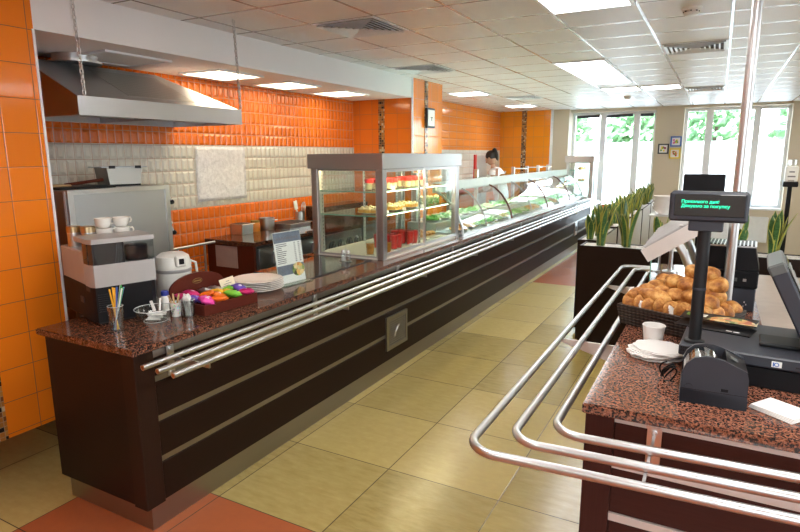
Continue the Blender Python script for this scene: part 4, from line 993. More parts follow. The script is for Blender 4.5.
for k, (y, lv) in enumerate(((3.9, 1), (4.18, 1), (4.5, 1), (4.3, 0), (4.0, 2), (4.6, 2))):
    o = MB().obox((0, 0, .014), (.002, .05, .028), (0, -.3, 0)).build('price_tag', 'paper'); o.location = (-2.232, y, ZS[lv]+.0005)
    tag(o, 'small white price tag at the front of the %s level of the dessert case' % ['lowest', 'middle', 'top'][lv], 'price tag', 'price tags in the dessert case %d' % lv)
for k in range(6):
    c = MB().blob((0, 0, .03), (.05, .05, .03), 2, .15, k, low=-.028).build('bun', 'pastry' if k % 2 else 'cream'); c.location = (-2.2, 10.90+.13*(k % 3), (1.158 if k < 3 else 1.368)); tag(c, '%s bun inside the distant glass case at the window end' % ('brown' if k % 2 else 'cream'), 'bun', 'buns in the distant case')

# salads under the curved glass
random.seed(17)
kinds = [('salad', 'chopped green salad'), ('cabbage', 'pale cabbage salad'), ('hot', 'orange braised food'), ('lettuce', 'leafy green salad'), ('carrot', 'grated carrot salad'), ('salad', 'chopped green salad')]
def heap(m, seed, mt):
    rnd = random.Random(seed)
    for k in range(26):
        a, q = rnd.uniform(0, 2*PI), rnd.random()**.5*.082
        m.blob((q*math.cos(a), q*math.sin(a), .022+.035*(1-(q/.085)**2)+rnd.uniform(-.004, .006)), (rnd.uniform(.012, .022), rnd.uniform(.010, .018), rnd.uniform(.006, .012)), 1, .2, k+seed, (rnd.random()*2, rnd.random()*2, rnd.random()*3))
    m.blob((0, 0, .015), (.085, .085, .036), 2, .05, seed, low=-.008)
protos = {}
def plate_of(x, y, z, kind, row_, k):
    mt, ds = kinds[kind]
    lb = 'white plate of %s in the %s row of the curved salad display' % (ds, row_)
    if kind in protos: return dup(protos[kind], (x, y, z), random.uniform(0, 6), lb, 'salad plates in the curved display')
    t = thing('salad_plate', lb, 'salad plate', (x, y, z), 0, 'salad plates in the curved display')
    MB().lathe([(0, .003), (.06, .003), (.115, .02), (.118, .022), (.06, .008), (0, .007)], n=32).build('plate_body', 'china', t)
    m = MB(); heap(m, kind*31, mt); m.build('salad', mt, t, ang=20); protos[kind] = t; return t
k = 0
for i in range(20):
    y = 5.32+i*.27
    if y < 10.55:
        plate_of(-2.235, y, .9055, (2 if i in (0, 1, 5, 9, 10, 14) else [0, 1, 0, 3][i % 4]), 'front', k)
        plate_of(-2.53, y, .9855, [3, 0, 1, 5][i % 4], 'rear', k)

# ------------------------------------------------------------------ cash counter (granite topped)
ZT = .87
cc = thing('cash_counter', 'dark wood cash counter with granite top and steel strips nearest the camera', 'counter', (.4, 3.1, 0))
X1, YA, YB = 1.5, 1.85, 4.5
MB().box(-.315, -.225, YA, YA+.08, .10, ZT-.035, .003).build('corner_post', 'wenge_rv', cc, w=True)
for z0, z1 in ((.12, .45), (.48, .64), (.67, .80)): B(-.225, X1, YA+.012, YA+.04, z0, z1, .002).build('front_board', 'wenge_r', cc, w=True)
for z, h in ((.452, .026), (.642, .026), (.802, .032)): B(-.225, X1, YA+.006, YA+.03, z, z+h).build('steel_strip', 'bright', cc, w=True)
B(-.312, -.28, YA+.08, YB, .10, ZT-.035).build('side_panel', 'wenge_r', cc, w=True)
B(-.28, X1, YA+.04, 2.85, .10, ZT-.035).build('carcass', 'dark_void', cc, w=True); B(-.28, .20, 2.85, YB, .10, ZT-.035).build('carcass', 'dark_void', cc, w=True)
MB().box(-.29, X1, YA+.05, 2.8, 0, .10).box(-.29, .18, 2.8, YB-.03, 0, .10).build('kick_plate', 'kick', cc, w=True)
m = MB(); m.prism([(-.318, 1.80), (X1, 1.835), (X1, 2.9), (.235, 2.9), (.235, YB+.02), (-.318, YB+.02)], .034, Matrix.Translation((0, 0, ZT-.034)))
es = [e for e in m.b.edges if abs(e.verts[0].co.z-e.verts[1].co.z) < 1e-5]
bmesh.ops.bevel(m.b, geom=es, offset=.004, segments=2, affect='EDGES')
tag(m.build('countertop', 'granite_r', loc=(.4, 3.1, ZT-.034)), 'pink-red granite top of the cash counter under the register', 'countertop')
dk = thing('operator_desk', 'pale brown low desk behind the cash register screen', 'desk', (.9, 3.7, 0))
B(.24, 1.5, 2.91, 4.5, .82, .85, .003).build('desktop', 'desk', dk, w=True)
for a, b in ((.26, 2.93), (1.44, 2.93), (.26, 4.44), (1.44, 4.44)): B(a, a+.04, b, b+.04, 0, .82).build('leg', 'alu', dk, w=True)
rr = thing('tray_rail', 'three-tube curved steel tray rail wrapping the cash counter corner', 'tray rail', (-.45, 1.7, .8))
def arc(cx, cy, rd, a0, a1, z, n=8): return [(cx+rd*math.cos(a0+(a1-a0)*i/n), cy+rd*math.sin(a0+(a1-a0)*i/n), z) for i in range(n+1)]
for x, y, ye in ((-.587, 1.475, 4.70), (-.489, 1.588, 4.62), (-.389, 1.70, 4.54)):
    rd = .085
    pts = [(1.5, y+.135, .8)]+arc(x+rd, y+rd, rd, -PI/2+.07, -PI, .8, 10)+arc(x+rd, ye-rd, rd, PI, PI/2, .8)+[(-.12 if ye > 4.6 else -.2, ye, .8)]
    MB().tube(pts, .0135, 16).build('rail', 'chrome', rr, w=True)
for x in (-.105, .75):
    b = MB().box(x-.021, x+.021, YA-.001, YA+.006, .665, .815).box(x-.004, x+.004, 1.52, YA, .775, .788).build('bracket', 'alu', rr, w=True)
    MB().tube([(x, YA-.001, .795), (x, YA-.008, .795)], .009, 12).build('bolt', 'steel', b).location = -Vector(rr.location)
for y in (2.7, 4.0):
    MB().xz([(-.60, .786), (-.60, .774), (-.316, .69), (-.316, .786)], y-.004, y+.004).build('bracket', 'bright', rr, w=True)

# bread basket
bk = thing('bread_basket', 'dark wicker basket heaped with rolls on the granite cash counter', 'basket', (-.10, 2.86, ZT+.0005), R(-24))
def ring(a, b, z): return [(-a, -b, z), (a, -b, z), (a, b, z), (-a, b, z)]
m = MB(); BL, BW, BH = .215, .17, .085
o_ = [[m.b.verts.new(p) for p in ring(BL-.015, BW-.015, 0)], [m.b.verts.new(p) for p in ring(BL, BW, BH)], [m.b.verts.new(p) for p in ring(BL-.014, BW-.014, BH)], [m.b.verts.new(p) for p in ring(BL-.026, BW-.026, .010)]]
for A_, B_ in zip(o_, o_[1:]):
    for k in range(4): m.b.faces.new((A_[k], A_[(k+1) % 4], B_[(k+1) % 4], B_[k]))
m.b.faces.new(o_[0][::-1]); m.b.faces.new(o_[3])
m.build('wicker_body', 'wicker', bk)
m = MB(); m.tube([(-BL+.007, -BW+.007, BH), (BL-.007, -BW+.007, BH), (BL-.007, BW-.007, BH), (-BL+.007, BW-.007, BH)], .011, 8, closed=True); m.build('braided_rim', 'wicker', bk)
def liner(cx, cy, rz, w_, h, lean, label):
    a = R(-24); m = MB(); n = 6
    rows = [[m.b.verts.new(((j/n-.5)*2*w_*(1-i/n)+.004*math.sin(i*2.1), -.004*math.sin(i*1.9+j)+lean*h*i/n, h*i/n)) for j in range(n+1)] for i in range(n)]
    for A_, B_ in zip(rows, rows[1:]):
        for j in range(n): m.b.faces.new((A_[j], A_[j+1], B_[j+1], B_[j]))
    o = m.build('paper_liner', 'paper'); o.location = (-.10+cx*math.cos(a)-cy*math.sin(a), 2.86+cx*math.sin(a)+cy*math.cos(a), ZT+.074); o.rotation_euler = (0, 0, a+rz)
    s_ = o.modifiers.new('t', 'SOLIDIFY'); s_.thickness = .0012
    tag(o, label, 'paper napkin', None)
liner(-.193, -.06, -PI/2, .08, .10, -.2, 'white paper liner sticking up at the rail end of the wicker basket')
liner(-.105, -.150, 0, .035, .06, .1, 'white paper liner corner standing at the front middle of the wicker basket')
liner(.03, -.150, 0, .04, .065, .1, 'white paper liner corner standing near the cup end of the basket front')
random.seed(31)
rolls = []
def roll(lx, ly, lz, size, rot, label, group, kind='round'):
    a = R(-24); m = MB()
    if kind == 'ring':
        R_, r_ = size[0]*.62, size[0]*.42
        m.tube([(R_*math.cos(q), R_*math.sin(q), 0) for q in [2*PI*j/18 for j in range(18)]], r_, 12, closed=True)
    else:
        m.blob((0, 0, 0), size, 3, .05, int(lx*1000)+int(lz*900))
    o = m.build('bread_roll', 'bread', ang=180); o.rotation_euler = (rot[0], rot[1], rot[2]+a)
    o.location = (-.10+lx*math.cos(a)-ly*math.sin(a), 2.86+lx*math.sin(a)+ly*math.cos(a), ZT+lz)
    tag(o, label, 'bread roll', group); rolls.append(o)
for k in range(8):
    roll(-.17+k*.048, -.118, .098+(k % 2)*.004, (.044, .047, .021), (PI/2+random.uniform(-.2, .2), 0, R(62)+random.uniform(-.15, .15)), 'flat round roll standing on edge along the front of the basket', 'rolls standing along the basket front')
for k in range(18):
    x, y = -.165+.066*(k % 6)+random.uniform(-.01, .01), -.035+.072*(k//6)+random.uniform(-.008, .008)
    roll(x, y, .095+random.uniform(0, .015), (.048, .043, .036), (random.uniform(-.3, .3), random.uniform(-.3, .3), random.uniform(0, 6)), 'round golden roll in the lower part of the heaped basket', 'rolls low in the basket')
for k in range(14):
    x, y = -.14+.068*(k % 5)+random.uniform(-.008, .008), -.03+.07*(k//5)+random.uniform(-.008, .008)
    roll(x, y, .145+.012*(k//5)+random.uniform(0, .008), (.048, .043, .036), (random.uniform(-.35, .35), random.uniform(-.35, .35), random.uniform(0, 6)), 'round golden roll in the upper layer of the heaped basket', 'rolls in the upper layer')
for k, (x, y, z) in enumerate([(-.055, .04, .195), (.015, .02, .20), (.08, .03, .195), (.02, .085, .215), (.085, .10, .21)]):
    roll(x, y, z, (.050, .044, .037), (random.uniform(-.3, .3), random.uniform(-.3, .3), random.uniform(0, 6)), 'round golden roll in the third layer of the heaped basket', 'rolls in the third layer')
for k, (x, y, z) in enumerate([(.03, .05, .25), (.085, .06, .252), (.13, .05, .21)]):
    roll(x, y, z, (.050, .045, .037), (random.uniform(-.3, .3), random.uniform(-.3, .3), random.uniform(0, 6)), ['topmost roll of the heap, nearest the rail', 'topmost roll at the back of the heap', 'topmost roll beside the curved steel pipe'][k], 'rolls on top of the heap')
roll(-.155, -.055, .13, (.085, .040, .036), (0, .1, 1.2), 'long seeded bread roll lying at the rail end of the heap', None)
roll(-.075, -.085, .14, (.080, .042, .036), (0, .1, .35), 'long bread roll lying across the standing flat rolls', None)
# cup, napkins
pcup = thing('paper_cup', 'plain white paper cup in front of the bread basket', 'cup', (-.178, 2.512, ZT+.0005))
MB().lathe([(0, .004), (.030, .004), (.031, 0), (.033, 0), (.043, .085), (.0455, .087), (.0435, .09), (.041, .086), (.031, .008), (0, .008)], n=36).build('cup_body', 'paper', pcup)
random.seed(8)
for k in range(11):
    m = MB(); n = 36
    poly = [((.085+.004*math.cos(9*q))*math.cos(q)*1.12, (.085+.004*math.cos(9*q))*math.sin(q)) for q in [2*PI*j/n for j in range(n)]]
    m.prism(poly, .0028); o = m.build('napkin', 'paper'); o.location = (-.148+random.uniform(-.018, .018), 2.385+random.uniform(-.012, .012), ZT+.0012+k*.0034); o.rotation_euler = (random.uniform(-.006, .006), 0, random.uniform(-.5, .5))
    tag(o, 'white scalloped napkin in the fanned pile beside the plain paper cup' if k < 10 else 'topmost white scalloped napkin of the fanned pile beside the paper cup', 'napkin', 'napkins in the fanned pile')
fn = thing('folded_napkin', 'folded white square napkin near the granite front edge', 'napkin', (.232, 2.01, ZT), R(-38))
for k in range(4): MB().obox((0, 0, .003+k*.0036), (.135-.002*k, .11-.002*k, .0028), (0, 0, .02*k), .0008).build('napkin_layer', 'paper', fn)

# receipt printer
rp = thing('receipt_printer', 'dark slate receipt printer with rounded clear cover on the granite', 'printer', (.045, 1.965, ZT), R(2))
side = [(-.092, 0), (.092, 0), (.092, .10), (.085, .125), (.02, .152), (-.005, .158), (-.03, .158), (-.06, .150), (-.082, .128), (-.092, .10)]
Q = lambda dz: Matrix.Translation((0, dz, 0)) @ Matrix(((1, 0, 0, 0), (0, 0, -1, 0), (0, 1, 0, 0), (0, 0, 0, 1)))
for q_ in (.012, .155): MB().prism(side, .012, Q(q_)).build('side_shell', 'slate', rp)
m = MB(); m.prism([(-.094, 0), (.094, 0), (.094, .034), (-.094, .046)], .157, Q(.157)); m.build('base_shell', 'slate', rp)
m = MB(); m.prism([(-.088, .04), (.088, .034), (.088, .10), (.02, .118), (-.088, .10)], .13, Q(.143)); m.build('core', 'black', rp)
m = MB(); o_ = [(.005, .142), (-.01, .150), (-.03, .152), (-.058, .144), (-.078, .123), (-.088, .10)]; i_ = [(a*.97, b-.004) for a, b in o_]
m.prism(o_+i_[::-1], .130, Q(.143)); m.build('clear_cover', 'glass_cup', rp)
m = MB(); m.tube([(-.04, .02, .108), (-.04, .135, .108)], .028, 20); m.build('paper_roll', 'paper_pink', rp)
m = MB(); m.prism([(.02, .12), (.03, .146), (.088, .118), (.088, .098)], .130, Q(.143)); m.build('top_lid', 'black', rp)
B(.058, .070, -.002, .0, .115, .121).build('badge', 'alu', rp) if False else None
MB().box(.020, .040, -.0012, .001, .052, .062, .0005).build('port_cover', 'black', rp); MB().obox((.052, .07, .1405), (.02, .03, .002), (0, .46, 0)).build('feed_button', 'slate_light', rp)
MB().tube([(-.07+.011*math.cos(q), -.0008, .053+.011*math.sin(q)) for q in [PI*j/10 for j in range(11)]], .0008, 5).build('embossed_arc', 'black', rp)
MB().box(-.092, .092, -.0004, .0005, .046, .0475).build('seam', 'black', rp)
cb = MB(); 
pts = []
for k in range(60):
    q = k/59; pts.append((-.085+.02*math.sin(q*19)-.02*q, 2.10+.06*q+.012*math.cos(q*23), ZT+.006+.055*abs(math.sin(q*11))))
cb.tube(pts, .003, 6); tag(cb.build('power_cable', 'black', loc=(-.09, 2.13, ZT)), 'tangled black cable beside the receipt printer and the napkins', 'cable')

# register
ps = thing('cash_register', 'black point of sale terminal with cash drawer on the granite counter', 'cash register', (.20, 2.36, ZT), R(-3))
B(-.245, .40, -.155, .235, .0, .072, .004).build('cash_drawer', 'black', ps)
B(-.262, .40, -.175, .245, .078, .118, .005).build('terminal_base', 'slate', ps)
B(-.25, .40, -.15, .23, .071, .079).build('gap_shadow_strip', 'black_mat', ps)
m = MB()
for i in range(9):
    for j in range(3): m.box(-.254+i*.007, -.251+i*.007, -.1765, -.1745, .084+j*.011, .090+j*.011)
m.build('speaker_holes', 'black_mat', ps)
B(.085, .40, -.1765, -.174, .092, .097).build('card_slot', 'black_mat', ps)
bd = B(.018, .047, -.177, -.1745, .086, .106, .0006).build('badge', 'white_plastic', ps)
MB().tube([(.0325+.006*math.cos(q), -.1772, .096+.006*math.sin(q)) for q in [2*PI*j/16 for j in range(16)]], .0015, 5, closed=True).box(.022, .0255, -.1778, -.1768, .089, .103).build('badge_mark', 'blue', bd)
B(-.02, .16, -.06, .06, .1185, .132, .004).build('tray_plate', 'black_mat', ps)
hg = MB().tube([(.135, -.12, .145), (.135, .20, .145)], .024, 18).box(.10, .16, -.10, .18, .118, .14).build('screen_hinge', 'slate', ps)
# slanted touch screen, its edge towards the camera
ang = math.atan2(-.125, .25)
sm = MB().obox((.065, .04, .285), (.052, .30, .29), (0, ang, 0), .006).build('screen_housing', 'slate', ps)
cx_, sz_ = math.cos(ang), math.sin(ang)
def on_screen(off, along): return (.065+off*cx_+along*sz_, .04, .285-off*sz_+along*cx_)
x_ = MB().obox(on_screen(.028, 0), (.006, .27, .25), (0, ang, 0)).build('touch_screen', 'screen_glass', sm); x_.location = (0, 0, 0)
MB().obox(on_screen(0, .128), (.054, .302, .04), (0, ang, 0), .006).build('top_edge_strip', 'slate_light', sm)
m = MB()
for k in range(7): m.obox(on_screen(.0325, -.09+.03*k), (.002, .25, .014), (0, ang, 0))
m.build('screen_icons', 'silver_plastic', sm)
# pizza leaflet pair
for k, (x, y, rz, lb) in enumerate(((.06, 2.545, -.14, 'black leaflet with pizza picture lying on the terminal'), (.045, 2.475, -.26, 'black leaflet lying under the pizza leaflet on the terminal'))):
    t = thing('leaflet', lb, 'leaflet', (x, y, ZT+.1185+.012*(1-k)+(.006 if not k else 0)), rz)
    B(-.14, .125, -.055, .055, 0, .003).build('sheet', 'black', t)
    if not k:
        m = MB(); m.prism([(.125, -.05), (.125, .02)]+[(.04+.085*math.cos(q)*1.0, -.05+.085*math.sin(q)) for q in [.35+(PI-.35)*j/16 for j in range(17)]], .0012, Matrix.Translation((0, 0, .003))); m.build('pizza_picture', 'pizza_print', t)
        MB().box(-.125, -.085, -.01, .035, .003, .0036).build('green_print', 'lettuce', t); MB().box(-.075, -.05, .01, .025, .003, .0036).box(-.072, -.052, -.012, .003, .003, .0036).build('white_print', 'paper', t)
    else: MB().box(.04, .06, -.03, -.02, .003, .0036).box(.065, .085, -.032, -.022, .003, .0036).build('white_print', 'paper', t)
# customer display on pole
vd = thing('pole_display', 'black customer display on a pole showing two lines of green text', 'customer display', (-.024, 2.25, ZT+.1185))
MB().lathe([(.035, 0), (.033, .008), (.021, .012), (.021, .41), (0, .41)], n=24).build('pole', 'black_mat', vd)
MB().lathe([(.0215, .19), (.0225, .192), (.0225, .198), (.0215, .2)], n=24).build('pole_joint', 'slate', vd)
MB().box(-.052, .055, -.028, .03, .40, .438, .004).build('swivel_bracket', 'slate', vd)
bx = MB().box(-.116, .124, -.035, .03, .433, .535, .008).build('display_housing', 'slate', vd)
wn_ = B(-.100, .112, -.0375, -.0345, .452, .527, .002).build('display_window', 'screen_glass', bx)
tm = lambda x, z: Matrix.Translation((x, -.0380, z)) @ Matrix.Rotation(PI/2, 4, 'X')
text_mesh('Приємного дня!', .0148, 'vfd', bx, tm(-.079, .497)); text_mesh('Дякуємо за покупку', .0148, 'vfd', bx, tm(-.079, .482))
bx.rotation_euler = (0, 0, 0)
# second printer stack further back
p2 = thing('ticket_printer', 'black ticket printer unit with two stacked boxes between the pole and the screen', 'printer', (.115, 3.42, ZT), R(-3))
B(-.10, .105, -.11, .12, 0, .115, .004).build('lower_box', 'slate', p2); B(-.108, .11, -.118, .13, .119, .2, .005).build('middle_box', 'black', p2)
m = MB(); m.xz([(-.17, .204), (.11, .204), (.085, .32), (-.16, .315)], -.10, .13); m.build('upper_box', 'black', p2)
B(-.02, .02, -.1195, -.1175, .15, .168).build('label_plate', 'slate_light', p2); MB().box(.045, .06, -.1195, -.1175, .152, .166).build('badge', 'alu', p2)
MB().box(.055, .06, -.1118, -.1105, .02, .028).box(.066, .071, -.1118, -.1105, .03, .038).box(.058, .064, -.1118, -.1105, .042, .05).build('port_dots', 'alu', p2)
B(-.16, .09, -.09, .12, .319, .326).build('top_tray', 'alu', p2)
m = MB()
for k in range(14): m.box(-.15+k*.017, -.14+k*.017, -.085, .11, .326, .331)
m.build('tray_ribs', 'black', p2)
# second monitor
m2 = thing('monitor', 'black monitor back rising behind the customer display', 'monitor', (-.07, 3.95, ZT))
B(-.085, .085, -.06, .07, 0, .012, .003).build('base', 'black', m2); B(-.02, .02, -.012, .012, .012, .50).build('stand', 'black', m2)
B(-.112, .112, -.025, .02, .49, .66, .006).build('screen_housing', 'black', m2); [B(-.08, .08, -.028, -.024, z, z+.005).build('vent_slot', 'slate', m2) for z in (.515, .50)]
# tall pole
po = thing('steel_pole', 'tall polished steel pole from cash counter to ceiling', 'pole', (.088, 3.17, ZT))
MB().tube([(0, 0, .0), (0, 0, CE-ZT-.0005)], .0225, 24).build('tube', 'chrome', po); MB().lathe([(0, 0), (.05, 0), (.05, .006), (.03, .012), (.0230, .012)], n=24).build('floor_flange', 'alu', po); MB().lathe([(.028, CE-ZT-.015), (.045, CE-ZT-.008), (.045, CE-ZT-.001), (.0, CE-ZT-.001)], n=24).build('ceiling_flange', 'alu', po)
M['canopy_slat'] = plain('grey_slat_enamel', (.40, .40, .40), .45)
# slanted slatted canopy on curved pipes
cn = thing('slatted_canopy', 'tilted white steel canopy with slatted top over the bread basket', 'canopy', (-.2, 3.05, ZT))
ex, ez = Vector((.243, 0, .167)).normalized(), Vector((-.167, 0, .243)).normalized()
O = Vector((-.267, 0, 1.126))
def cpnt(a, b): p = O+ex*a+ez*b; return (p.x, p.z)
LN, HT = .30, .066
m = MB(); m.xz([cpnt(0, 0), cpnt(LN, 0), cpnt(LN, HT), cpnt(0, HT)], 3.05, 3.06); m.xz([cpnt(0, 0), cpnt(LN, 0), cpnt(LN, HT), cpnt(0, HT)], 3.92, 3.93); m.xz([cpnt(0, 0), cpnt(.006, 0), cpnt(.006, HT), cpnt(0, HT)], 3.06, 3.92); m.xz([cpnt(LN-.006, 0), cpnt(LN, 0), cpnt(LN, HT), cpnt(LN-.006, HT)], 3.06, 3.92)
m.build('side_frame', 'bright', cn, w=True)
m = MB(); m.xz([cpnt(.006, .03), cpnt(LN-.006, .03), cpnt(LN-.006, .036), cpnt(.006, .036)], 3.06, 3.92); m.build('inner_sheet', 'slate', cn, w=True)
for k in range(8):
    y = 3.10+k*.108; a, b = cpnt(.016, HT), cpnt(LN-.016, HT); MB().tube([(a[0], y, a[1]), (b[0], y, b[1])], .014, 12).build('slat', 'canopy_slat', cn, w=True)
b_ = cpnt(LN*.72, HT+.012); MB().blob((b_[0], 3.052, b_[1]), (.012, .006, .007), 2).build('clasp', 'steel', cn, w=True)
for y in (3.13, 3.62):
    a = cpnt(.15, -.002); b = cpnt(.16, -.02)
    MB().tube([(a[0]-.0, y, a[1]), (-.115, y, 1.17), (-.085, y, 1.10), (-.055, y, 1.02), (-.03, y, .94), (-.02, y, ZT+.001)], .021, 18).build('curved_pipe', 'chrome', cn, w=True); MB().lathe([(0, 0), (.036, 0), (.036, .006), (.0215, .008)], (-.02, y, ZT+.0005), 24).build('flange', 'alu', cn, w=True)
a = cpnt(.04, -.002)
m = MB().obox((-.265, 3.5, (ZT+1.12)/2+.005), (.005, .62, .235), (0, 0, 0)); m.build('glass_guard', 'glass_shelf', cn, w=True)
MB().box(-.268, -.262, 3.185, 3.19, ZT+.004, 1.113).box(-.268, -.262, 3.19, 3.81, 1.108, 1.113).build('glass_edge', 'glass_edge', cn, w=True)
bwl = None
for k in range(4):
    lb = 'white bowl in the stack behind the slatted canopy'
    if bwl is None:
        bwl = thing('white_bowl', lb, 'bowl', (-.30, 4.22, 1.255), 0, 'stacked white bowls'); MB().lathe([(0, .003), (.03, .003), (.033, 0), (.036, .004), (.065, .035), (.07, .05), (.067, .05), (.06, .034), (.03, .009), (0, .008)], n=28).build('bowl_body', 'china', bwl)
    else: dup(bwl, (-.30, 4.22, 1.255+.024*k))
sh = thing('bowl_stand', 'steel stand carrying the stacked white bowls behind the canopy', 'stand', (-.29, 4.22, ZT))
B(-.09, .11, -.10, .10, .377, .385, .002).build('shelf_plate', 'alu', sh); MB().tube([(.06, 0, .008), (.06, 0, .377)], .014, 14).build('upright', 'chrome', sh); MB().lathe([(0, 0), (.05, 0), (.05, .008), (0, .008)], (.06, 0, 0), 24).build('base', 'alu', sh)

# ------------------------------------------------------------------ planters
def planter(x0, x1, y0, y1, label, h=.88, mt='wenge', side=None):
    t = thing('planter', label, 'planter', ((x0+x1)/2, (y0+y1)/2, 0), 0, None); w_ = .02
    MB().box(x0, x1, y0, y0+w_, .04, h).box(x0, x1, y1-w_, y1, .04, h).box(x0, x0+w_, y0+w_, y1-w_, .04, h).box(x1-w_, x1, y0+w_, y1-w_, .04, h).box(x0+.02, x1-.02, y0+.02, y1-.02, 0, .04).build('planter_box', mt, t, w=True)
    if side: B(x1, x1+.004, y0+.03, y1, .06, h-.002).build('lit_side_panel', side, t, w=True)  # pale sheet for the white side panels, their lit look included
    B(x0+w_, x1-w_, y0+w_, y1-w_, h-.06, h-.006).build('gravel', 'gravel', t, w=True)
    return t
planter(-.995, -.14, 5.07, 5.33, 'dark wood planter box directly beyond the bread basket')
planter(-.13, 1.05, 5.07, 5.33, 'dark wood planter box behind the register, under the second window')
PY = [(5.42, 6.45), (6.55, 7.60), (7.70, 8.75), (8.85, 9.9), (10.0, 11.0)]
PN = ['nearest', 'second', 'third', 'fourth', 'last']
for (a, b), nm in zip(PY, PN): planter(-1.085, -.895, a, b, '%s narrow planter in the row toward the first window' % nm, .88, 'wenge', 'alu')
def snake_plant(loc, n, h, seed, label, group, spread=.09):
    t = thing('snake_plant', label, 'plant', loc, 0, group); rnd = random.Random(seed); m = MB()
    lay = m.b.verts.layers.float.new('edge') if False else None
    marks = []
    for k in range(n):
        a = rnd.uniform(0, 2*PI); hh = h*rnd.uniform(.55, 1.0); w_ = rnd.uniform(.023, .034); ln = rnd.uniform(.05, .32)*(1 if k else .2); br = rnd.uniform(.0, .035); tw_ = rnd.uniform(-.5, .5)
        base = Vector((br*math.cos(a), br*math.sin(a), 0)); d = Vector((math.cos(a), math.sin(a), 0)); s0 = 7; rows = []
        for i in range(s0+1):
            q = i/s0; c = base+d*(ln*hh*q*q)+Vector((0, 0, hh*q)); ww = w_*(.55+.9*q)*(1 if q < .55 else max(0.02, 1-((q-.55)/.45)**2)); ang_ = a+PI/2+tw_*q
            sd = Vector((math.cos(ang_), math.sin(ang_), 0)); nr = Vector((-sd.y, sd.x, 0))*(-ww*.35)
            rows.append([m.b.verts.new(c+sd*ww*u_+nr*(1-abs(u_))) for u_ in (-1, -.72, 0, .72, 1)])
        for A_, B_ in zip(rows, rows[1:]):
            for j in range(4):
                fc = m.b.faces.new((A_[j], A_[j+1], B_[j+1], B_[j])); fc.material_index = 1 if j in (0, 3) else 0
    o = m.build('foliage', 'leaf', t, ang=180); o.data.materials.append(M['leaf_edge'])
    s_ = o.modifiers.new('t', 'SOLIDIFY'); s_.thickness = .003
    return t
M['leaf_edge'] = plain('snake_plant_leaf_margin', (.40, .39, .07), .4)
HB = .874
snake_plant((-.845, 5.19, HB), 13, .40, 1, 'bushy snake plant at the counter end of the nearest planter', None)
snake_plant((-.635, 5.20, HB), 9, .42, 2, 'tall snake plant beside the bushy one in the nearest planter', None)
snake_plant((-.39, 5.2, HB), 6, .30, 3, 'small snake plant behind the slatted canopy', None)
snake_plant((.19, 5.2, HB), 6, .34, 4, 'snake plant right behind the tall steel pole', None)
snake_plant((.42, 5.2, HB), 12, .36, 5, 'bushy snake plant in the planter under the second window', None)
snake_plant((.66, 5.2, HB), 9, .36, 6, 'snake plant in the planter next to the sanitizer stand, cut by the picture edge', None)
k = 10
for pi_, (a, b) in enumerate(PY):
    for q in range(4):
        snake_plant((-.99+random.uniform(-.02, .02), a+.13+q*.255, HB), 10, .31, k, 'snake plant in the %s narrow planter of the window row' % PN[pi_], 'snake plants in the %s narrow planter' % PN[pi_]); k += 1
# orange chair by the window, radiator, sanitizer, pictures
oc = thing('orange_chair', 'orange plastic chair half hidden behind the plants by the first window', 'chair', (-1.54, 10.55, 0), R(10))
B(-.20, .20, -.20, .20, .42, .45, .012).build('seat', 'orange_plastic', oc); MB().obox((0, -.19, .66), (.40, .025, .30), (-.1, 0, 0), .01).build('backrest', 'orange_plastic', oc)
for a in (-.17, .17):
    for b in (-.17, .17): MB().tube([(a, b, .42), (a*1.1, b*1.1, 0)], .011, 10).build('leg', 'alu', oc)
    MB().tube([(a, -.18, .44), (a, -.2, .6)], .010, 10).build('back_support', 'alu', oc)
rd = thing('radiator', 'white panel radiator under the second window', 'radiator', (.2, 11.38, .18))
B(-.6, .6, -.05, .03, 0, .42, .006).build('panel', 'frame_white', rd)
m = MB()
for k in range(24): m.box(-.58+k*.05, -.565+k*.05, -.055, -.05, .03, .39)
m.build('ribs', 'frame_white', rd); MB().box(-.58, .58, -.045, .025, .42, .425).build('top_grille', 'alu', rd)
for x in (-.45, .45): B(x-.02, x+.02, -.03, .0, -.18, 0).build('foot', 'frame_white', rd)
sn_ = thing('sanitizer_stand', 'white hand sanitizer dispenser on a black floor stand by the wall', 'dispenser', (.99, 10.8, 0))
MB().lathe([(0, 0), (.15, 0), (.15, .012), (.03, .02), (0, .02)], n=28).build('base', 'black', sn_); MB().tube([(0, 0, .02), (0, 0, 1.16)], .032, 16).build('pole', 'black', sn_)
MB().box(-.10, .10, -.07, .07, 1.14, 1.22, .01).build('tray', 'black', sn_); B(-.085, .085, -.06, .06, 1.22, 1.46, .015).build('dispenser_body', 'white_plastic', sn_)
MB().box(-.06, .06, -.05, .05, 1.46, 1.56, .012).build('refill_bottle', 'glass_cup', sn_); [B(-w_, w_, -.064, -.058, z, z+.02).build('printed_line', 'ink', sn_) for w_, z in ((.035, 1.36), (.05, 1.29))]; B(-.04, .04, -.075, -.055, 1.22, 1.25, .004).build('push_lever', 'grey', sn_)
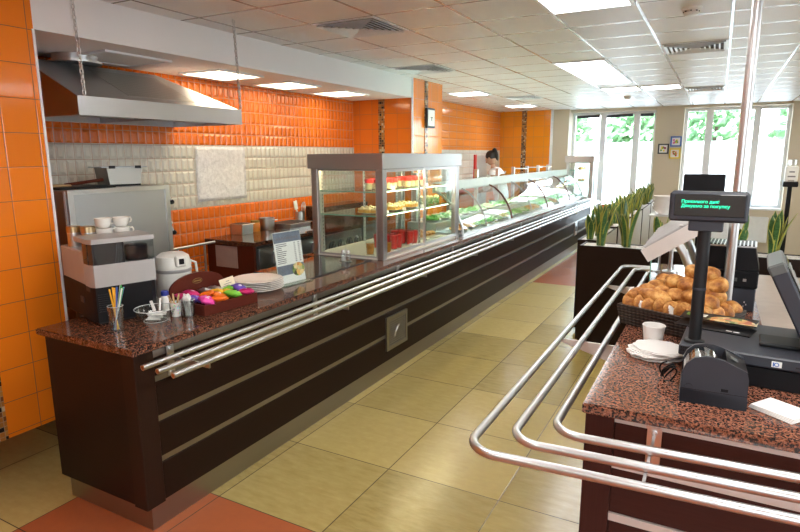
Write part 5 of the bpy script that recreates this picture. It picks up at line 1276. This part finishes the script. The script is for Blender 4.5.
for (x, z, fm, lb, fl) in ((-.895, 1.737, 'slate', 'small square picture in a dark frame on the beige pier', ('yellow', 'beet', 'lettuce')), (-.70, 1.862, 'blue', 'small square picture in a blue frame on the beige pier', ('yellow', 'sachet_pink', 'lettuce')), (-.705, 1.655, 'yellow', 'small square picture in a yellow frame on the beige pier', ('red_cloth', 'carrot', 'lettuce'))):
    t = thing('picture', lb, 'picture', (x, 11.45, z)); s = .088
    MB().box(-s, s, -.022, 0, -s, -s+.022).box(-s, s, -.022, 0, s-.022, s).box(-s, -s+.022, -.022, 0, -s+.022, s-.022).box(s-.022, s, -.022, 0, -s+.022, s-.022).build('frame', fm, t)
    B(-s+.022, s-.022, -.012, -.002, -s+.022, s-.022).build('print', 'paper', t)
    random.seed(int(x*1000))
    for c in fl:
        m = MB()
        for k in range(3): m.blob((random.uniform(-.035, .035), -.012, random.uniform(-.035, .035)), (.018, .002, .015), 2, .2, k)
        m.build('painted_flower', c, t)

# ------------------------------------------------------------------ light
w = bpy.data.worlds.new('sky'); sc.world = w; w.use_nodes = True; nt = w.node_tree; nt.nodes.clear()
bg = nt.nodes.new('ShaderNodeBackground'); ow = nt.nodes.new('ShaderNodeOutputWorld'); nt.links.new(bg.outputs[0], ow.inputs[0])
tc = nt.nodes.new('ShaderNodeTexCoord'); sx = nt.nodes.new('ShaderNodeSeparateXYZ'); rm = nt.nodes.new('ShaderNodeValToRGB')
nt.links.new(tc.outputs['Generated'], sx.inputs[0]); nt.links.new(sx.outputs[2], rm.inputs[0]); nt.links.new(rm.outputs[0], bg.inputs[0])
rm.color_ramp.elements[0].color = (.94, .97, 1, 1); rm.color_ramp.elements[1].color = (.55, .75, 1, 1); bg.inputs[1].default_value = SKY
sl = bpy.data.lights.new('sun', 'SUN'); sl.energy = SUN; sl.angle = R(.6); sl.color = (1, .96, .9); so = bpy.data.objects.new('sun', sl); C.objects.link(so)
so.rotation_euler = Vector((-.25, .75, -.8)).to_track_quat('-Z', 'Y').to_euler()
def portal(c, sx_, sy_, d):
    l = bpy.data.lights.new('window_portal', 'AREA'); l.shape = 'RECTANGLE'; l.size = sx_; l.size_y = sy_; l.cycles.is_portal = True
    o = bpy.data.objects.new('window_portal', l); C.objects.link(o); o.location = c; o.rotation_euler = Vector(d).to_track_quat('-Z', 'Z').to_euler()
portal((-1.79, 11.74, 1.36), 1.48, 2.1, (0, -1, 0)); portal((.185, 11.74, 1.585), 1.57, 1.7, (0, -1, 0))
portal((4.38, 3.6, 1.565), 2.4, 1.63, (-1, 0, 0))
portal((2.25, -2.88, 1.6), 2.7, 1.4, (0, 1, 0))
sc.cycles.use_denoising = True
sc.cycles.max_bounces = 10; sc.cycles.transparent_max_bounces = 24; sc.cycles.sample_clamp_indirect = 6
